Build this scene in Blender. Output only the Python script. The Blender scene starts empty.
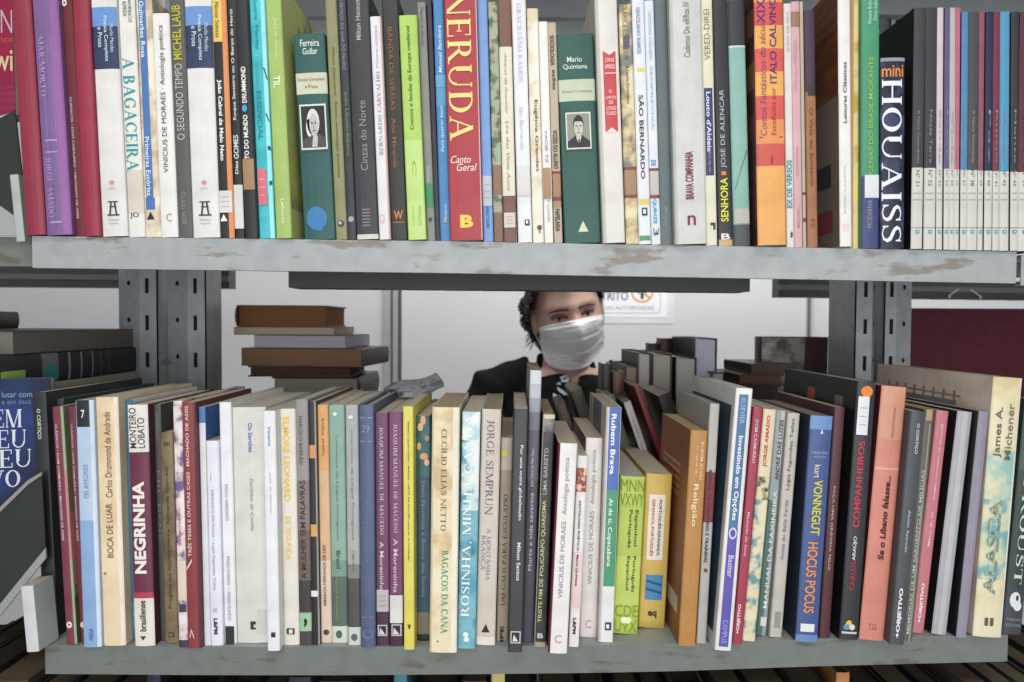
import bpy, bmesh, math, random
from mathutils import Matrix, Vector, noise
from mathutils.bvhtree import BVHTree
random.seed(7)
SC = bpy.context.scene
COL = SC.collection

# ------------------------------------------------------------------ camera, light, exposure
CAMZ = 1.45
CAM = Vector((0.0, -0.638, CAMZ))
PITCH, ROLL, F = math.radians(1.59), math.radians(0.3), 683.0
fwd = Vector((0, math.cos(PITCH), -math.sin(PITCH)))
up0 = Vector((0, math.sin(PITCH), math.cos(PITCH)))
rt0 = Vector((1, 0, 0))
cup = up0 * math.cos(ROLL) - rt0 * math.sin(ROLL)
crt = rt0 * math.cos(ROLL) + up0 * math.sin(ROLL)
cd = bpy.data.cameras.new('camera')
cd.sensor_width = 36.0
cd.lens = 36.0 * F / 1024.0
cd.clip_start = 0.02
cam = bpy.data.objects.new('camera', cd)
COL.objects.link(cam)
cam.matrix_world = Matrix(((crt.x, cup.x, -fwd.x, CAM.x), (crt.y, cup.y, -fwd.y, CAM.y),
                           (crt.z, cup.z, -fwd.z, CAM.z), (0, 0, 0, 1)))
SC.camera = cam
cd.dof.use_dof = True
cd.dof.focus_distance = 0.66
cd.dof.aperture_fstop = 7.0

W = bpy.data.worlds.new('daylight')
SC.world = W
W.use_nodes = True
bg = W.node_tree.nodes['Background']
bg.inputs[0].default_value = (0.93, 0.96, 1.0, 1)
bg.inputs[1].default_value = 0.4


def area(name, loc, target, sx, sy, power, color=(1, 1, 1)):
    l = bpy.data.lights.new(name, 'AREA')
    l.shape = 'RECTANGLE'
    l.size, l.size_y, l.energy, l.color = sx, sy, power, color
    o = bpy.data.objects.new(name, l)
    COL.objects.link(o)
    o.location = loc
    d = Vector(target) - Vector(loc)
    o.rotation_euler = d.to_track_quat('-Z', 'Y').to_euler()
    return o


area('front_fill_light', (0.25, -2.7, 1.25), (0.1, 0, 1.4), 3.0, 1.7, 66, (0.97, 0.98, 1.0))  # unseen broad front light, added to fill the rows and reach the face
area('overhead_fill_light', (-0.2, -1.3, 2.75), (0, 0, 1.2), 1.6, 0.5, 14, (1.0, 0.98, 0.95))  # unseen area light, added above the front of the shelves
area('aisle_fill_light', (0.35, 0.74, 2.7), (0.3, 1.1, 1.0), 1.8, 0.3, 40, (1.0, 0.99, 0.98))  # unseen light over the aisle, added to brighten back wall and face
vs = SC.view_settings
vs.view_transform = 'Standard'
vs.look = 'None'
vs.gamma = 1.0
vs.exposure = 0.0
vs.use_curve_mapping = False


# ------------------------------------------------------------------ photo -> place
def ray(px, py):
    return fwd + crt * ((px - 512.0) / F) + cup * ((341.0 - py) / F)


def unp(px, py, Y):
    d = ray(px, py)
    return CAM + d * ((Y - CAM.y) / d.y)


def interp(pts, x):
    if x <= pts[0][0]:
        a, b = pts[0], pts[1]
    elif x >= pts[-1][0]:
        a, b = pts[-2], pts[-1]
    else:
        for a, b in zip(pts, pts[1:]):
            if a[0] <= x <= b[0]:
                break
    return a[1] + (b[1] - a[1]) * (x - a[0]) / (b[0] - a[0])


UP_PX = [(32, 236), (290, 239.3), (440, 241), (600, 244), (780, 247), (900, 249.5), (1013, 251.5)]
LO_PX = [(45, 645), (200, 646.5), (340, 647), (500, 646), (600, 645), (680, 643.5), (800, 639.5), (900, 637), (1012, 634.5)]
UPZ = [(v.x, v.z) for v in (unp(a, b, 0) for a, b in UP_PX)]
LOZ = [(v.x, v.z) for v in (unp(a, b, 0) for a, b in LO_PX)]


def zu(x): return interp(UPZ, x)
def zl(x): return interp(LOZ, x)


def hit_lower(px, py):
    d = ray(px, py)
    z = CAMZ - 0.30
    for _ in range(6):
        t = (z - CAM.z) / d.z
        p = CAM + d * t
        z = zl(p.x)
    return p


# ------------------------------------------------------------------ materials
def lin(c):
    if isinstance(c, str):
        c = c.lstrip('#')
        c = tuple(int(c[i:i + 2], 16) for i in (0, 2, 4))
    return tuple(((v / 255.0) / 12.92 if v / 255.0 <= 0.04045 else ((v / 255.0 + 0.055) / 1.055) ** 2.4) for v in c)


def soft(c, k=0.16):
    g = 0.3 * c[0] + 0.55 * c[1] + 0.15 * c[2]
    return tuple((v + (g - v) * k) * 0.97 + 0.004 for v in c)


MC = {}


def nodes_of(name):
    m = bpy.data.materials.new(name)
    m.use_nodes = True
    nt = m.node_tree
    return m, nt, nt.nodes['Principled BSDF']


def mat(col, rough=0.45, var=0.10, scale=35.0, kind='cover', spec=0.35):
    key = (col, rough, var, scale, kind, spec)
    if key in MC:
        return MC[key]
    m, nt, b = nodes_of(kind)
    N, L = nt.nodes.new, nt.links.new
    rgb = soft(lin(col))
    tc = N('ShaderNodeTexCoord')
    nz = N('ShaderNodeTexNoise')
    nz.inputs['Scale'].default_value = scale
    nz.inputs['Detail'].default_value = 5
    L(tc.outputs['Object'], nz.inputs['Vector'])
    rp = N('ShaderNodeValToRGB')
    lo = tuple(v * (1 - var) for v in rgb) + (1,)
    hi = tuple(min(1.0, v * (1 + var) + var * 0.01) for v in rgb) + (1,)
    rp.color_ramp.elements[0].position = 0.3
    rp.color_ramp.elements[0].color = lo
    rp.color_ramp.elements[1].position = 0.7
    rp.color_ramp.elements[1].color = hi
    L(nz.outputs['Fac'], rp.inputs['Fac'])
    L(rp.outputs['Color'], b.inputs['Base Color'])
    b.inputs['Roughness'].default_value = rough
    b.inputs['Specular IOR Level'].default_value = spec
    MC[key] = m
    return m


def flat(col, rough=0.5, kind='ink'):
    key = ('flat', col, rough, kind)
    if key in MC:
        return MC[key]
    m, nt, b = nodes_of(kind)
    b.inputs['Base Color'].default_value = lin(col) + (1,)
    b.inputs['Roughness'].default_value = rough
    b.inputs['Specular IOR Level'].default_value = 0.3
    MC[key] = m
    return m


def pages_mat(col):
    key = ('pages', col)
    if key in MC:
        return MC[key]
    m, nt, b = nodes_of('paper_pages')
    N, L = nt.nodes.new, nt.links.new
    tc = N('ShaderNodeTexCoord')
    mp = N('ShaderNodeMapping')
    mp.inputs['Scale'].default_value = (1500, 20, 20)
    L(tc.outputs['Object'], mp.inputs['Vector'])
    nz = N('ShaderNodeTexNoise')
    nz.inputs['Scale'].default_value = 1.0
    nz.inputs['Detail'].default_value = 3
    L(mp.outputs['Vector'], nz.inputs['Vector'])
    rp = N('ShaderNodeValToRGB')
    rgb = lin(col)
    rp.color_ramp.elements[0].position = 0.3
    rp.color_ramp.elements[0].color = tuple(v * 0.78 for v in rgb) + (1,)
    rp.color_ramp.elements[1].position = 0.7
    rp.color_ramp.elements[1].color = rgb + (1,)
    L(nz.outputs['Fac'], rp.inputs['Fac'])
    L(rp.outputs['Color'], b.inputs['Base Color'])
    b.inputs['Roughness'].default_value = 0.85
    b.inputs['Specular IOR Level'].default_value = 0.1
    MC[key] = m
    return m


def mottled(c1, c2, c3=None, scale=60.0, kind='printed_cover', rough=0.4, stretch=(1, 1, 1)):
    key = ('mot', c1, c2, c3, scale, stretch)
    if key in MC:
        return MC[key]
    m, nt, b = nodes_of(kind)
    N, L = nt.nodes.new, nt.links.new
    tc = N('ShaderNodeTexCoord')
    mp = N('ShaderNodeMapping')
    mp.inputs['Scale'].default_value = stretch
    L(tc.outputs['Object'], mp.inputs['Vector'])
    nz = N('ShaderNodeTexNoise')
    nz.inputs['Scale'].default_value = scale
    nz.inputs['Detail'].default_value = 4
    L(mp.outputs['Vector'], nz.inputs['Vector'])
    rp = N('ShaderNodeValToRGB')
    e = rp.color_ramp.elements
    e[0].position = 0.40
    e[0].color = lin(c1) + (1,)
    e[1].position = 0.58
    e[1].color = lin(c2) + (1,)
    if c3:
        x = e.new(0.5)
        x.color = lin(c3) + (1,)
    L(nz.outputs['Fac'], rp.inputs['Fac'])
    L(rp.outputs['Color'], b.inputs['Base Color'])
    b.inputs['Roughness'].default_value = rough
    b.inputs['Specular IOR Level'].default_value = 0.35
    MC[key] = m
    return m


def steel(col, chip, amount=0.58, rough=0.42, scale=9.0, name='painted_steel'):
    m, nt, b = nodes_of(name)
    N, L = nt.nodes.new, nt.links.new
    tc = N('ShaderNodeTexCoord')
    mp = N('ShaderNodeMapping')
    mp.inputs['Scale'].default_value = (1.0, 1.0, 3.2)
    L(tc.outputs['Object'], mp.inputs['Vector'])
    n1 = N('ShaderNodeTexNoise')
    n1.inputs['Scale'].default_value = scale
    n1.inputs['Detail'].default_value = 9
    n1.inputs['Roughness'].default_value = 0.6
    L(mp.outputs['Vector'], n1.inputs['Vector'])
    r1 = N('ShaderNodeValToRGB')
    r1.color_ramp.elements[0].position = amount
    r1.color_ramp.elements[0].color = (0, 0, 0, 1)
    r1.color_ramp.elements[1].position = amount + 0.05
    r1.color_ramp.elements[1].color = (1, 1, 1, 1)
    L(n1.outputs['Fac'], r1.inputs['Fac'])
    n2 = N('ShaderNodeTexNoise')
    n2.inputs['Scale'].default_value = 60
    n2.inputs['Detail'].default_value = 4
    L(tc.outputs['Object'], n2.inputs['Vector'])
    r2 = N('ShaderNodeValToRGB')
    rgb = lin(col)
    r2.color_ramp.elements[0].position = 0.3
    r2.color_ramp.elements[0].color = tuple(v * 0.88 for v in rgb) + (1,)
    r2.color_ramp.elements[1].position = 0.7
    r2.color_ramp.elements[1].color = tuple(min(1, v * 1.06) for v in rgb) + (1,)
    L(n2.outputs['Fac'], r2.inputs['Fac'])
    mx = N('ShaderNodeMix')
    mx.data_type = 'RGBA'
    L(r1.outputs['Color'], mx.inputs[0])
    L(r2.outputs['Color'], mx.inputs[6])
    mx.inputs[7].default_value = lin(chip) + (1,)
    L(mx.outputs[2], b.inputs['Base Color'])
    b.inputs['Roughness'].default_value = rough
    b.inputs['Specular IOR Level'].default_value = 0.5
    return m


# ------------------------------------------------------------------ object helpers
def link(o, parent=None):
    COL.objects.link(o)
    if parent is not None:
        o.parent = parent
    return o


def mesh_obj(name, verts, faces, mats, parent=None, fm=None, smooth=False):
    me = bpy.data.meshes.new(name)
    me.from_pydata([tuple(v) for v in verts], [], faces)
    for m in (mats if isinstance(mats, (list, tuple)) else [mats]):
        me.materials.append(m)
    if fm:
        me.polygons.foreach_set('material_index', fm)
    if smooth:
        me.polygons.foreach_set('use_smooth', [True] * len(me.polygons))
    me.update()
    return link(bpy.data.objects.new(name, me), parent)


def bm_obj(name, bm, mats, parent=None, smooth=False):
    me = bpy.data.meshes.new(name)
    bmesh.ops.recalc_face_normals(bm, faces=bm.faces)
    bm.to_mesh(me)
    bm.free()
    for m in (mats if isinstance(mats, (list, tuple)) else [mats]):
        me.materials.append(m)
    if smooth:
        me.polygons.foreach_set('use_smooth', [True] * len(me.polygons))
    return link(bpy.data.objects.new(name, me), parent)


def empty(name, label=None, cat=None, group=None):
    o = bpy.data.objects.new(name, None)
    o.empty_display_size = 0.02
    link(o)
    tag(o, label, cat, group)
    return o


def tag(o, label=None, cat=None, group=None, kind=None):
    if label: o['label'] = label
    if cat: o['category'] = cat
    if group: o['group'] = group
    if kind: o['kind'] = kind
    return o


class MB:
    """collects boxes and quads with material slots"""
    def __init__(s):
        s.v, s.f, s.m, s.mats = [], [], [], []

    def slot(s, m):
        if m not in s.mats:
            s.mats.append(m)
        return s.mats.index(m)

    def poly(s, pts, m):
        n = len(s.v)
        s.v += [tuple(p) for p in pts]
        s.f.append(tuple(range(n, n + len(pts))))
        s.m.append(s.slot(m))

    def box(s, x0, x1, y0, y1, z0, z1, m, M=None):
        n = len(s.v)
        P = [(x, y, z) for z in (z0, z1) for y in (y0, y1) for x in (x0, x1)]
        if M is not None:
            P = [tuple(M @ Vector(p)) for p in P]
        s.v += P
        for q in ((0, 2, 3, 1), (4, 5, 7, 6), (0, 1, 5, 4), (2, 6, 7, 3), (0, 4, 6, 2), (1, 3, 7, 5)):
            s.f.append(tuple(n + i for i in q))
            s.m.append(s.slot(m))

    def build(s, name, parent=None, smooth=False):
        return mesh_obj(name, s.v, s.f, s.mats, parent, s.m, smooth)


# ------------------------------------------------------------------ lettering
TCACHE = {}


def glyphs(text, bold=0.0, shear=0.0):
    key = (text, bold, shear)
    if key in TCACHE:
        return TCACHE[key]
    c = bpy.data.curves.new('t', 'FONT')
    c.body = text
    c.size = 1.0
    c.resolution_u = 3
    c.offset = bold
    c.shear = shear
    c.fill_mode = 'FRONT'
    o = bpy.data.objects.new('t', c)
    me = bpy.data.meshes.new_from_object(o)
    vs_ = [(v.co.x, v.co.y) for v in me.vertices]
    fs = [tuple(p.vertices) for p in me.polygons]
    bpy.data.objects.remove(o)
    bpy.data.curves.remove(c)
    bpy.data.meshes.remove(me)
    if vs_:
        x0 = min(v[0] for v in vs_); x1 = max(v[0] for v in vs_)
        y0 = min(v[1] for v in vs_); y1 = max(v[1] for v in vs_)
        vs_ = [((x - x0) / max(1e-6, x1 - x0), (y - y0) / max(1e-6, y1 - y0)) for x, y in vs_]
    TCACHE[key] = (vs_, fs)
    return TCACHE[key]


# ------------------------------------------------------------------ a drawn roman serif alphabet for the big titles
TK, TN, SF, OV = .165, .06, .05, .06


def _r(x0, x1, y0, y1): return [(x0, y0), (x1, y0), (x1, y1), (x0, y1)]


def _stem(x, t=TK, top=True, bot=True, y0=0, y1=1):
    o = [_r(x, x + t, y0, y1)]
    if bot: o.append(_r(x - OV, x + t + OV, y0, y0 + SF))
    if top: o.append(_r(x - OV, x + t + OV, y1 - SF, y1))
    return o


def _bowl(cx, cy, rx, ry, a0, a1, tk=TK, tn=TN, n=16):
    o = []
    for i in range(n):
        a, b = math.radians(a0 + (a1 - a0) * i / n), math.radians(a0 + (a1 - a0) * (i + 1) / n)
        P = lambda q, k: (cx + (rx - k * tk) * math.cos(q), cy + (ry - k * tn) * math.sin(q))
        o.append([P(a, 0), P(b, 0), P(b, 1), P(a, 1)])
    return o


def _diag(x0, y0, x1, y1, w): return [[(x0, y0), (x0 + w, y0), (x1 + w, y1), (x1, y1)]]


def _stroke(pts):
    o, L, R = [], [], []
    for i, (x, y, t) in enumerate(pts):
        a, b = pts[max(0, i - 1)], pts[min(len(pts) - 1, i + 1)]
        d = Vector((b[0] - a[0], b[1] - a[1])).normalized()
        L.append((x - d.y * t / 2, y + d.x * t / 2)); R.append((x + d.y * t / 2, y - d.x * t / 2))
    for i in range(len(pts) - 1):
        o.append([L[i], R[i], R[i + 1], L[i + 1]])
    return o


_P = _stem(.06) + [_r(.2, .34, .95, 1), _r(.2, .34, .46, .51)] + _bowl(.34, .73, .28, .27, -90, 90)
_O = _bowl(.42, .5, .42, .5, 0, 360, n=30)
SER = {
    'A': (.92, _diag(0.06, 0, .40, 1, .06) + _diag(.68, 0, .34, 1, .16) + [_r(.2, .68, .32, .37), _r(-.02, .2, 0, SF), _r(.6, .92, 0, SF)]),
    'B': (.72, _stem(.06) + [_r(.2, .32, .95, 1), _r(.2, .34, .5, .55), _r(.2, .34, 0, .05)] + _bowl(.32, .765, .26, .235, -90, 90) + _bowl(.34, .27, .32, .27, -90, 90)),
    'C': (.82, _bowl(.44, .5, .44, .5, 45, 315, n=26) + [_r(.71, .76, .66, .98), _r(.73, .78, .1, .28)]),
    'D': (.84, _stem(.06) + [_r(.2, .34, .95, 1), _r(.2, .34, 0, .05)] + _bowl(.34, .5, .46, .5, -90, 90)),
    'E': (.72, _stem(.06) + [_r(.2, .64, .95, 1), _r(.2, .5, .48, .53), _r(.2, .68, 0, .05), _r(.6, .645, .76, .96), _r(.47, .51, .40, .61), _r(.64, .685, .03, .26)]),
    'F': (.66, _stem(.06) + [_r(.2, .64, .95, 1), _r(.2, .5, .48, .53), _r(.6, .645, .76, .96), _r(.47, .51, .40, .61)]),
    'G': (.90, _bowl(.44, .5, .44, .5, 45, 310, n=26) + [_r(.71, .76, .66, .98), _r(.66, .80, .06, .44), _r(.58, .88, .40, .44)]),
    'H': (.90, _stem(.06) + _stem(.66) + [_r(.2, .68, .46, .54)]),
    'I': (.30, _stem(.06)),
    'J': (.48, _stem(.22, bot=False, y0=.12) + _stroke([(.30, .2, .13), (.26, .05, .09), (.14, .0, .06), (.03, .06, .08)])),
    'L': (.68, _stem(.06) + [_r(.2, .64, 0, .05), _r(.6, .645, .03, .28)]),
    'M': (1.06, _stem(.04, t=.055) + _stem(.84) + _diag(.42, .0, .04, 1, .16) + _diag(.50, 0, .84, 1, .06)),
    'N': (.94, _stem(.06, t=.055) + _stem(.80, t=.055, bot=False) + _diag(.70, 0, .02, 1, .165)),
    'O': (.86, _O),
    'P': (.68, _P),
    'Q': (.86, _O + _stroke([(.42, .12, .08), (.6, -.06, .10), (.86, -.14, .06)])),
    'R': (.84, _P + _diag(.66, 0, .32, .48, .16) + [_r(.64, .9, 0, SF)]),
    'S': (.64, _stroke([(.56, .80, .05), (.50, .92, .05), (.33, .97, .055), (.15, .90, .10), (.10, .77, .13), (.17, .64, .15), (.33, .53, .16), (.49, .42, .16), (.56, .27, .13), (.50, .11, .09), (.33, .03, .055), (.15, .07, .05), (.06, .20, .05)]) + [_r(.54, .59, .70, .98), _r(.03, .08, .04, .32)]),
    'T': (.78, _stem(.30, top=False) + [_r(.0, .75, .95, 1), _r(.0, .045, .76, .96), _r(.705, .75, .76, .96)]),
    'U': (.90, _stem(.06, bot=False, y0=.34) + _stem(.72, t=.055, bot=False, y0=.34) + _bowl(.418, .36, .358, .36, 180, 360, tk=.10, n=18)),
    'V': (.88, _diag(.36, 0, .02, 1, .16) + _diag(.42, 0, .76, 1, .06) + [_r(-.04, .24, 1 - SF, 1), _r(.66, .92, 1 - SF, 1)]),
    ' ': (.34, []), ',': (.24, [_r(.04, .16, -.12, .12)]), '.': (.24, [_r(.05, .17, 0, .12)]), '·': (.3, [_r(.08, .2, .4, .52)]), '/': (.4, _diag(.02, 0, .3, 1, .06)),
}
DIA = {'Ç': 'C', 'Í': 'I', 'Á': 'A', 'É': 'E', 'Ó': 'O', 'Ú': 'U', 'Ã': 'A'}


def serif(text):
    key = ('serif', text)
    if key in TCACHE:
        return TCACHE[key]
    V_, F_, L_, x = [], [], [], 0.0
    for ch in text:
        w, polys = SER[DIA.get(ch, ch)]
        polys = list(polys)
        if ch == 'Ç': polys.append(_r(.38, .50, -.14, .0))
        elif ch in 'ÍÁÉÓÚ': polys.append([(w * .42, 1.05), (w * .42 + .08, 1.05), (w * .42 + .2, 1.2), (w * .42 + .1, 1.2)])
        elif ch == 'Ã': polys.append(_r(w * .25, w * .75, 1.06, 1.12))
        for k, pl in enumerate(polys):
            n = len(V_)
            V_ += [(x + a, b) for a, b in pl]
            L_ += [k % 24] * len(pl)
            F_.append(tuple(range(n, n + len(pl))))
        x += w + .10
    xs = [v[0] for v in V_]; ys = [v[1] for v in V_]
    x0, x1, y0, y1 = min(xs), max(xs), min(0, min(ys)), max(1, max(ys))
    V_ = [((a - x0) / (x1 - x0), (b - y0) / (y1 - y0)) for a, b in V_]
    TCACHE[key] = (V_, F_, L_)
    return TCACHE[key]


def cut_strips(g, fs, lf, ax, n=8):
    """cut glyph polygons into strips so that they follow a rounded spine"""
    V_, F_, L_ = [], [], []
    for f in fs:
        P0 = [g[i] for i in f]
        lo_, hi_ = min(p[ax] for p in P0), max(p[ax] for p in P0)
        for k in range(n):
            a, b = k / n, (k + 1) / n
            if hi_ <= a + 1e-9 or lo_ >= b - 1e-9:
                continue
            P = P0
            for lim, sg in ((a, 1), (b, -1)):
                Q = []
                for i in range(len(P)):
                    p, q = P[i - 1], P[i]
                    dp, dq = sg * (p[ax] - lim), sg * (q[ax] - lim)
                    if (dp >= 0) != (dq >= 0):
                        t = dp / (dp - dq)
                        Q.append((p[0] + (q[0] - p[0]) * t, p[1] + (q[1] - p[1]) * t))
                    if dq >= 0:
                        Q.append(q)
                P = Q
                if len(P) < 3: break
            if len(P) >= 3:
                n0 = len(V_)
                V_ += P
                L_ += [lf[f[0]] if lf else 0] * len(P)
                F_.append(tuple(range(n0, n0 + len(P))))
    return V_, F_, L_


# ------------------------------------------------------------------ a book
PAPER = '#cfc4ae'


def make_book(name, T, H, D, col, pages=PAPER, hard=False, bands=(), text=(), stickers=(), rc=None, lc=None,
              rdec=(), ldec=(), art=(), rough=0.42, material=None, parts=True, vmap=None, portrait=None):
    """standing book: x = thickness (centred), y = depth behind the spine, z = height. bands/text/stickers use v in 0..1 up the spine."""
    root = empty(name)
    hT = T / 2
    bul = min(0.0032, T * 0.10) if hard else min(0.0012, T * 0.05)
    ct = 0.0022 if hard else 0.0006
    ct = min(ct, T * 0.16)

    def yb(x):
        return -bul * max(0.0, 1 - (x / hT) ** 2)

    cm = material or mat(col, rough)
    mb = MB()
    ns = 6
    ew = min(0.0011, T * 0.10)
    xs = [-hT] + [-hT + ew + (T - 2 * ew) * i / (ns - 2) for i in range(ns - 1)] + [hT]
    eo = ew * 0.55
    yv = [eo] + [yb(x) for x in xs[1:-1]] + [eo]
    out = [(-hT, D)] + [(x, yv[i]) for i, x in enumerate(xs)] + [(hT, D)]
    inn = [(hT - ct, D)] + [(x, ct + yb(x) * 0.6) for x in (hT - ct, 0, -hT + ct)] + [(-hT + ct, D)]
    ring = out + inn
    n = len(ring)
    nz_ = 3
    lm = lc if isinstance(lc, bpy.types.Material) else (mat(lc, rough) if lc else cm)
    rm = rc if isinstance(rc, bpy.types.Material) else (mat(rc, rough) if rc else cm)
    base = len(mb.v)
    for z in (0, H):
        mb.v += [(x, y, z) for x, y in ring]
    for i in range(n):
        j = (i + 1) % n
        mb.f.append((base + i, base + j, base + n + j, base + n + i))
        mm = lm if i == 0 else (rm if i == len(out) - 2 else cm)
        mb.m.append(mb.slot(mm))
    # top and bottom rims as strips: left cover, spine, right cover
    inn_r = list(reversed(inn))                       # -x .. +x order
    Lo, Li = out[0], inn_r[0]
    for z, flip in ((0, True), (H, False)):
        strips = [[out[0], out[1], inn_r[1], inn_r[0]], [out[-1], inn_r[-1], inn_r[-2], out[-2]],
                  out[1:-1] + [inn_r[-2], inn_r[2], inn_r[1]]]
        for sgm in strips:
            pts = [(x, y, z) for x, y in sgm]
            mb.poly(pts[::-1] if flip else pts, cm)

    def decal(target, v0, v1, w0, w1, m, lift):
        x0, x1 = max(-hT, -hT + w0 * T), min(hT, -hT + w1 * T)
        cuts = [x0] + [x for x in xs if x0 + 1e-5 < x < x1 - 1e-5] + [x1]
        for a, b in zip(cuts, cuts[1:]):
            target.poly([(a, yd(a) - lift, v0 * H), (b, yd(b) - lift, v0 * H), (b, yd(b) - lift, v1 * H), (a, yd(a) - lift, v1 * H)], m)

    def yd(x):
        x = max(-hT, min(hT, x))
        for i in range(ns):
            if x <= xs[i + 1] + 1e-9:
                t = (x - xs[i]) / (xs[i + 1] - xs[i])
                return yv[i] + (yv[i + 1] - yv[i]) * t
        return yv[-1]

    for ib, bd in enumerate(bands):
        v0, v1, c = bd[:3]
        w0, w1 = (bd[3], bd[4]) if len(bd) > 4 else (0, 1)
        decal(mb, min(v0, v1), max(v0, v1), w0, w1, c if isinstance(c, bpy.types.Material) else mat(c, rough), 0.00016 + 0.00003 * ib)
    for (side, decs) in ((1, rdec), (-1, ldec)):
        for q_, (a0, a1, v0, v1, c) in enumerate(decs):
            x = side * (hT + 0.00006 + 0.00001 * q_)
            pts = [(x, a0 * D, v0 * H), (x, a1 * D, v0 * H), (x, a1 * D, v1 * H), (x, a0 * D, v1 * H)]
            mb.poly(pts if side > 0 else pts[::-1], c if isinstance(c, bpy.types.Material) else mat(c, rough))
    mb.build('cover', root)
    # pages
    ins = 0.003 if hard else 0.0003
    pb = MB()
    x0, x1 = -hT + ct + 0.0001, hT - ct - 0.0001
    y0, y1 = ct + 0.0002, D - ins
    pm = pages_mat(pages)
    nn = 4
    for i in range(nn):
        a, b = x0 + (x1 - x0) * i / nn, x0 + (x1 - x0) * (i + 1) / nn
        pb.box(a, b, y0, y1 - random.uniform(0, 0.0004), ins, H - ins - random.uniform(0, 0.0004), pm)
    pb.build('page_block', root)
    # lettering
    tb = MB()
    for t in text:
        s, v0, v1, w0, w1, ori, c = t[:7]
        bold = t[7] if len(t) > 7 else 0.0
        shear = t[8] if len(t) > 8 else 0.0
        if bold == 'S':
            g, fs, lf = serif(s)
        else:
            g, fs = glyphs(s, bold, shear)
            lf = None
        if (w1 - w0) * T > 0.0045:
            g, fs, lf = cut_strips(g, fs, lf, 1 if ori in 'du' else 0)
        m = flat(c)
        n0 = len(tb.v)
        va, vb_ = min(v0, v1), max(v0, v1)
        for ig, (gx, gy) in enumerate(g):
            if ori == 'd':
                z = vb_ + (va - vb_) * gx
                w = w0 + (w1 - w0) * gy
            elif ori == 'u':
                z = va + (vb_ - va) * gx
                w = w1 + (w0 - w1) * gy
            else:
                z = va + (vb_ - va) * gy
                w = w0 + (w1 - w0) * gx
            x = max(-hT + 0.0003, min(hT - 0.0003, -hT + w * T))
            tb.v.append((x, yd(x) - 0.0007 - (0.00001 * lf[ig] if lf else 0), z * H))
        k = tb.slot(m)
        for f in fs:
            tb.f.append(tuple(n0 + i for i in f))
            tb.m.append(k)
    for ia, a in enumerate(art):                                     # small printed marks: polygons in (w, v)
        pts, c = a
        k = tb.slot(flat(c))
        n0 = len(tb.v)
        for w, v in pts:
            x = max(-hT + 0.0003, min(hT - 0.0003, -hT + w * T))
            tb.v.append((x, yd(x) - 0.00075 - 0.00002 * ia, v * H))
        tb.f.append(tuple(range(n0, n0 + len(pts))))
        tb.m.append(k)
    if tb.f:
        tb.build('spine_lettering', root)
    for st in stickers:
        v0, v1, w0, w1, c = st[:5]
        sb = MB()
        decal(sb, min(v0, v1), max(v0, v1), w0, w1, c if isinstance(c, bpy.types.Material) else mat(c, 0.5), 0.0010)
        if len(st) > 5:
            for q in range(3):
                vv = min(v0, v1) + (max(v0, v1) - min(v0, v1)) * (0.25 + 0.22 * q)
                decal(sb, vv, vv + 0.004, w0 + (w1 - w0) * 0.2, w0 + (w1 - w0) * 0.8, mat(st[5]), 0.0012)
        sb.build('spine_sticker', root)
    return root


def circ(w, v, rw, rv, n=14, a0=0, a1=360):
    return [(w + rw * math.cos(math.radians(a0 + (a1 - a0) * i / n)), v + rv * math.sin(math.radians(a0 + (a1 - a0) * i / n)))
            for i in range(n)]


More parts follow.
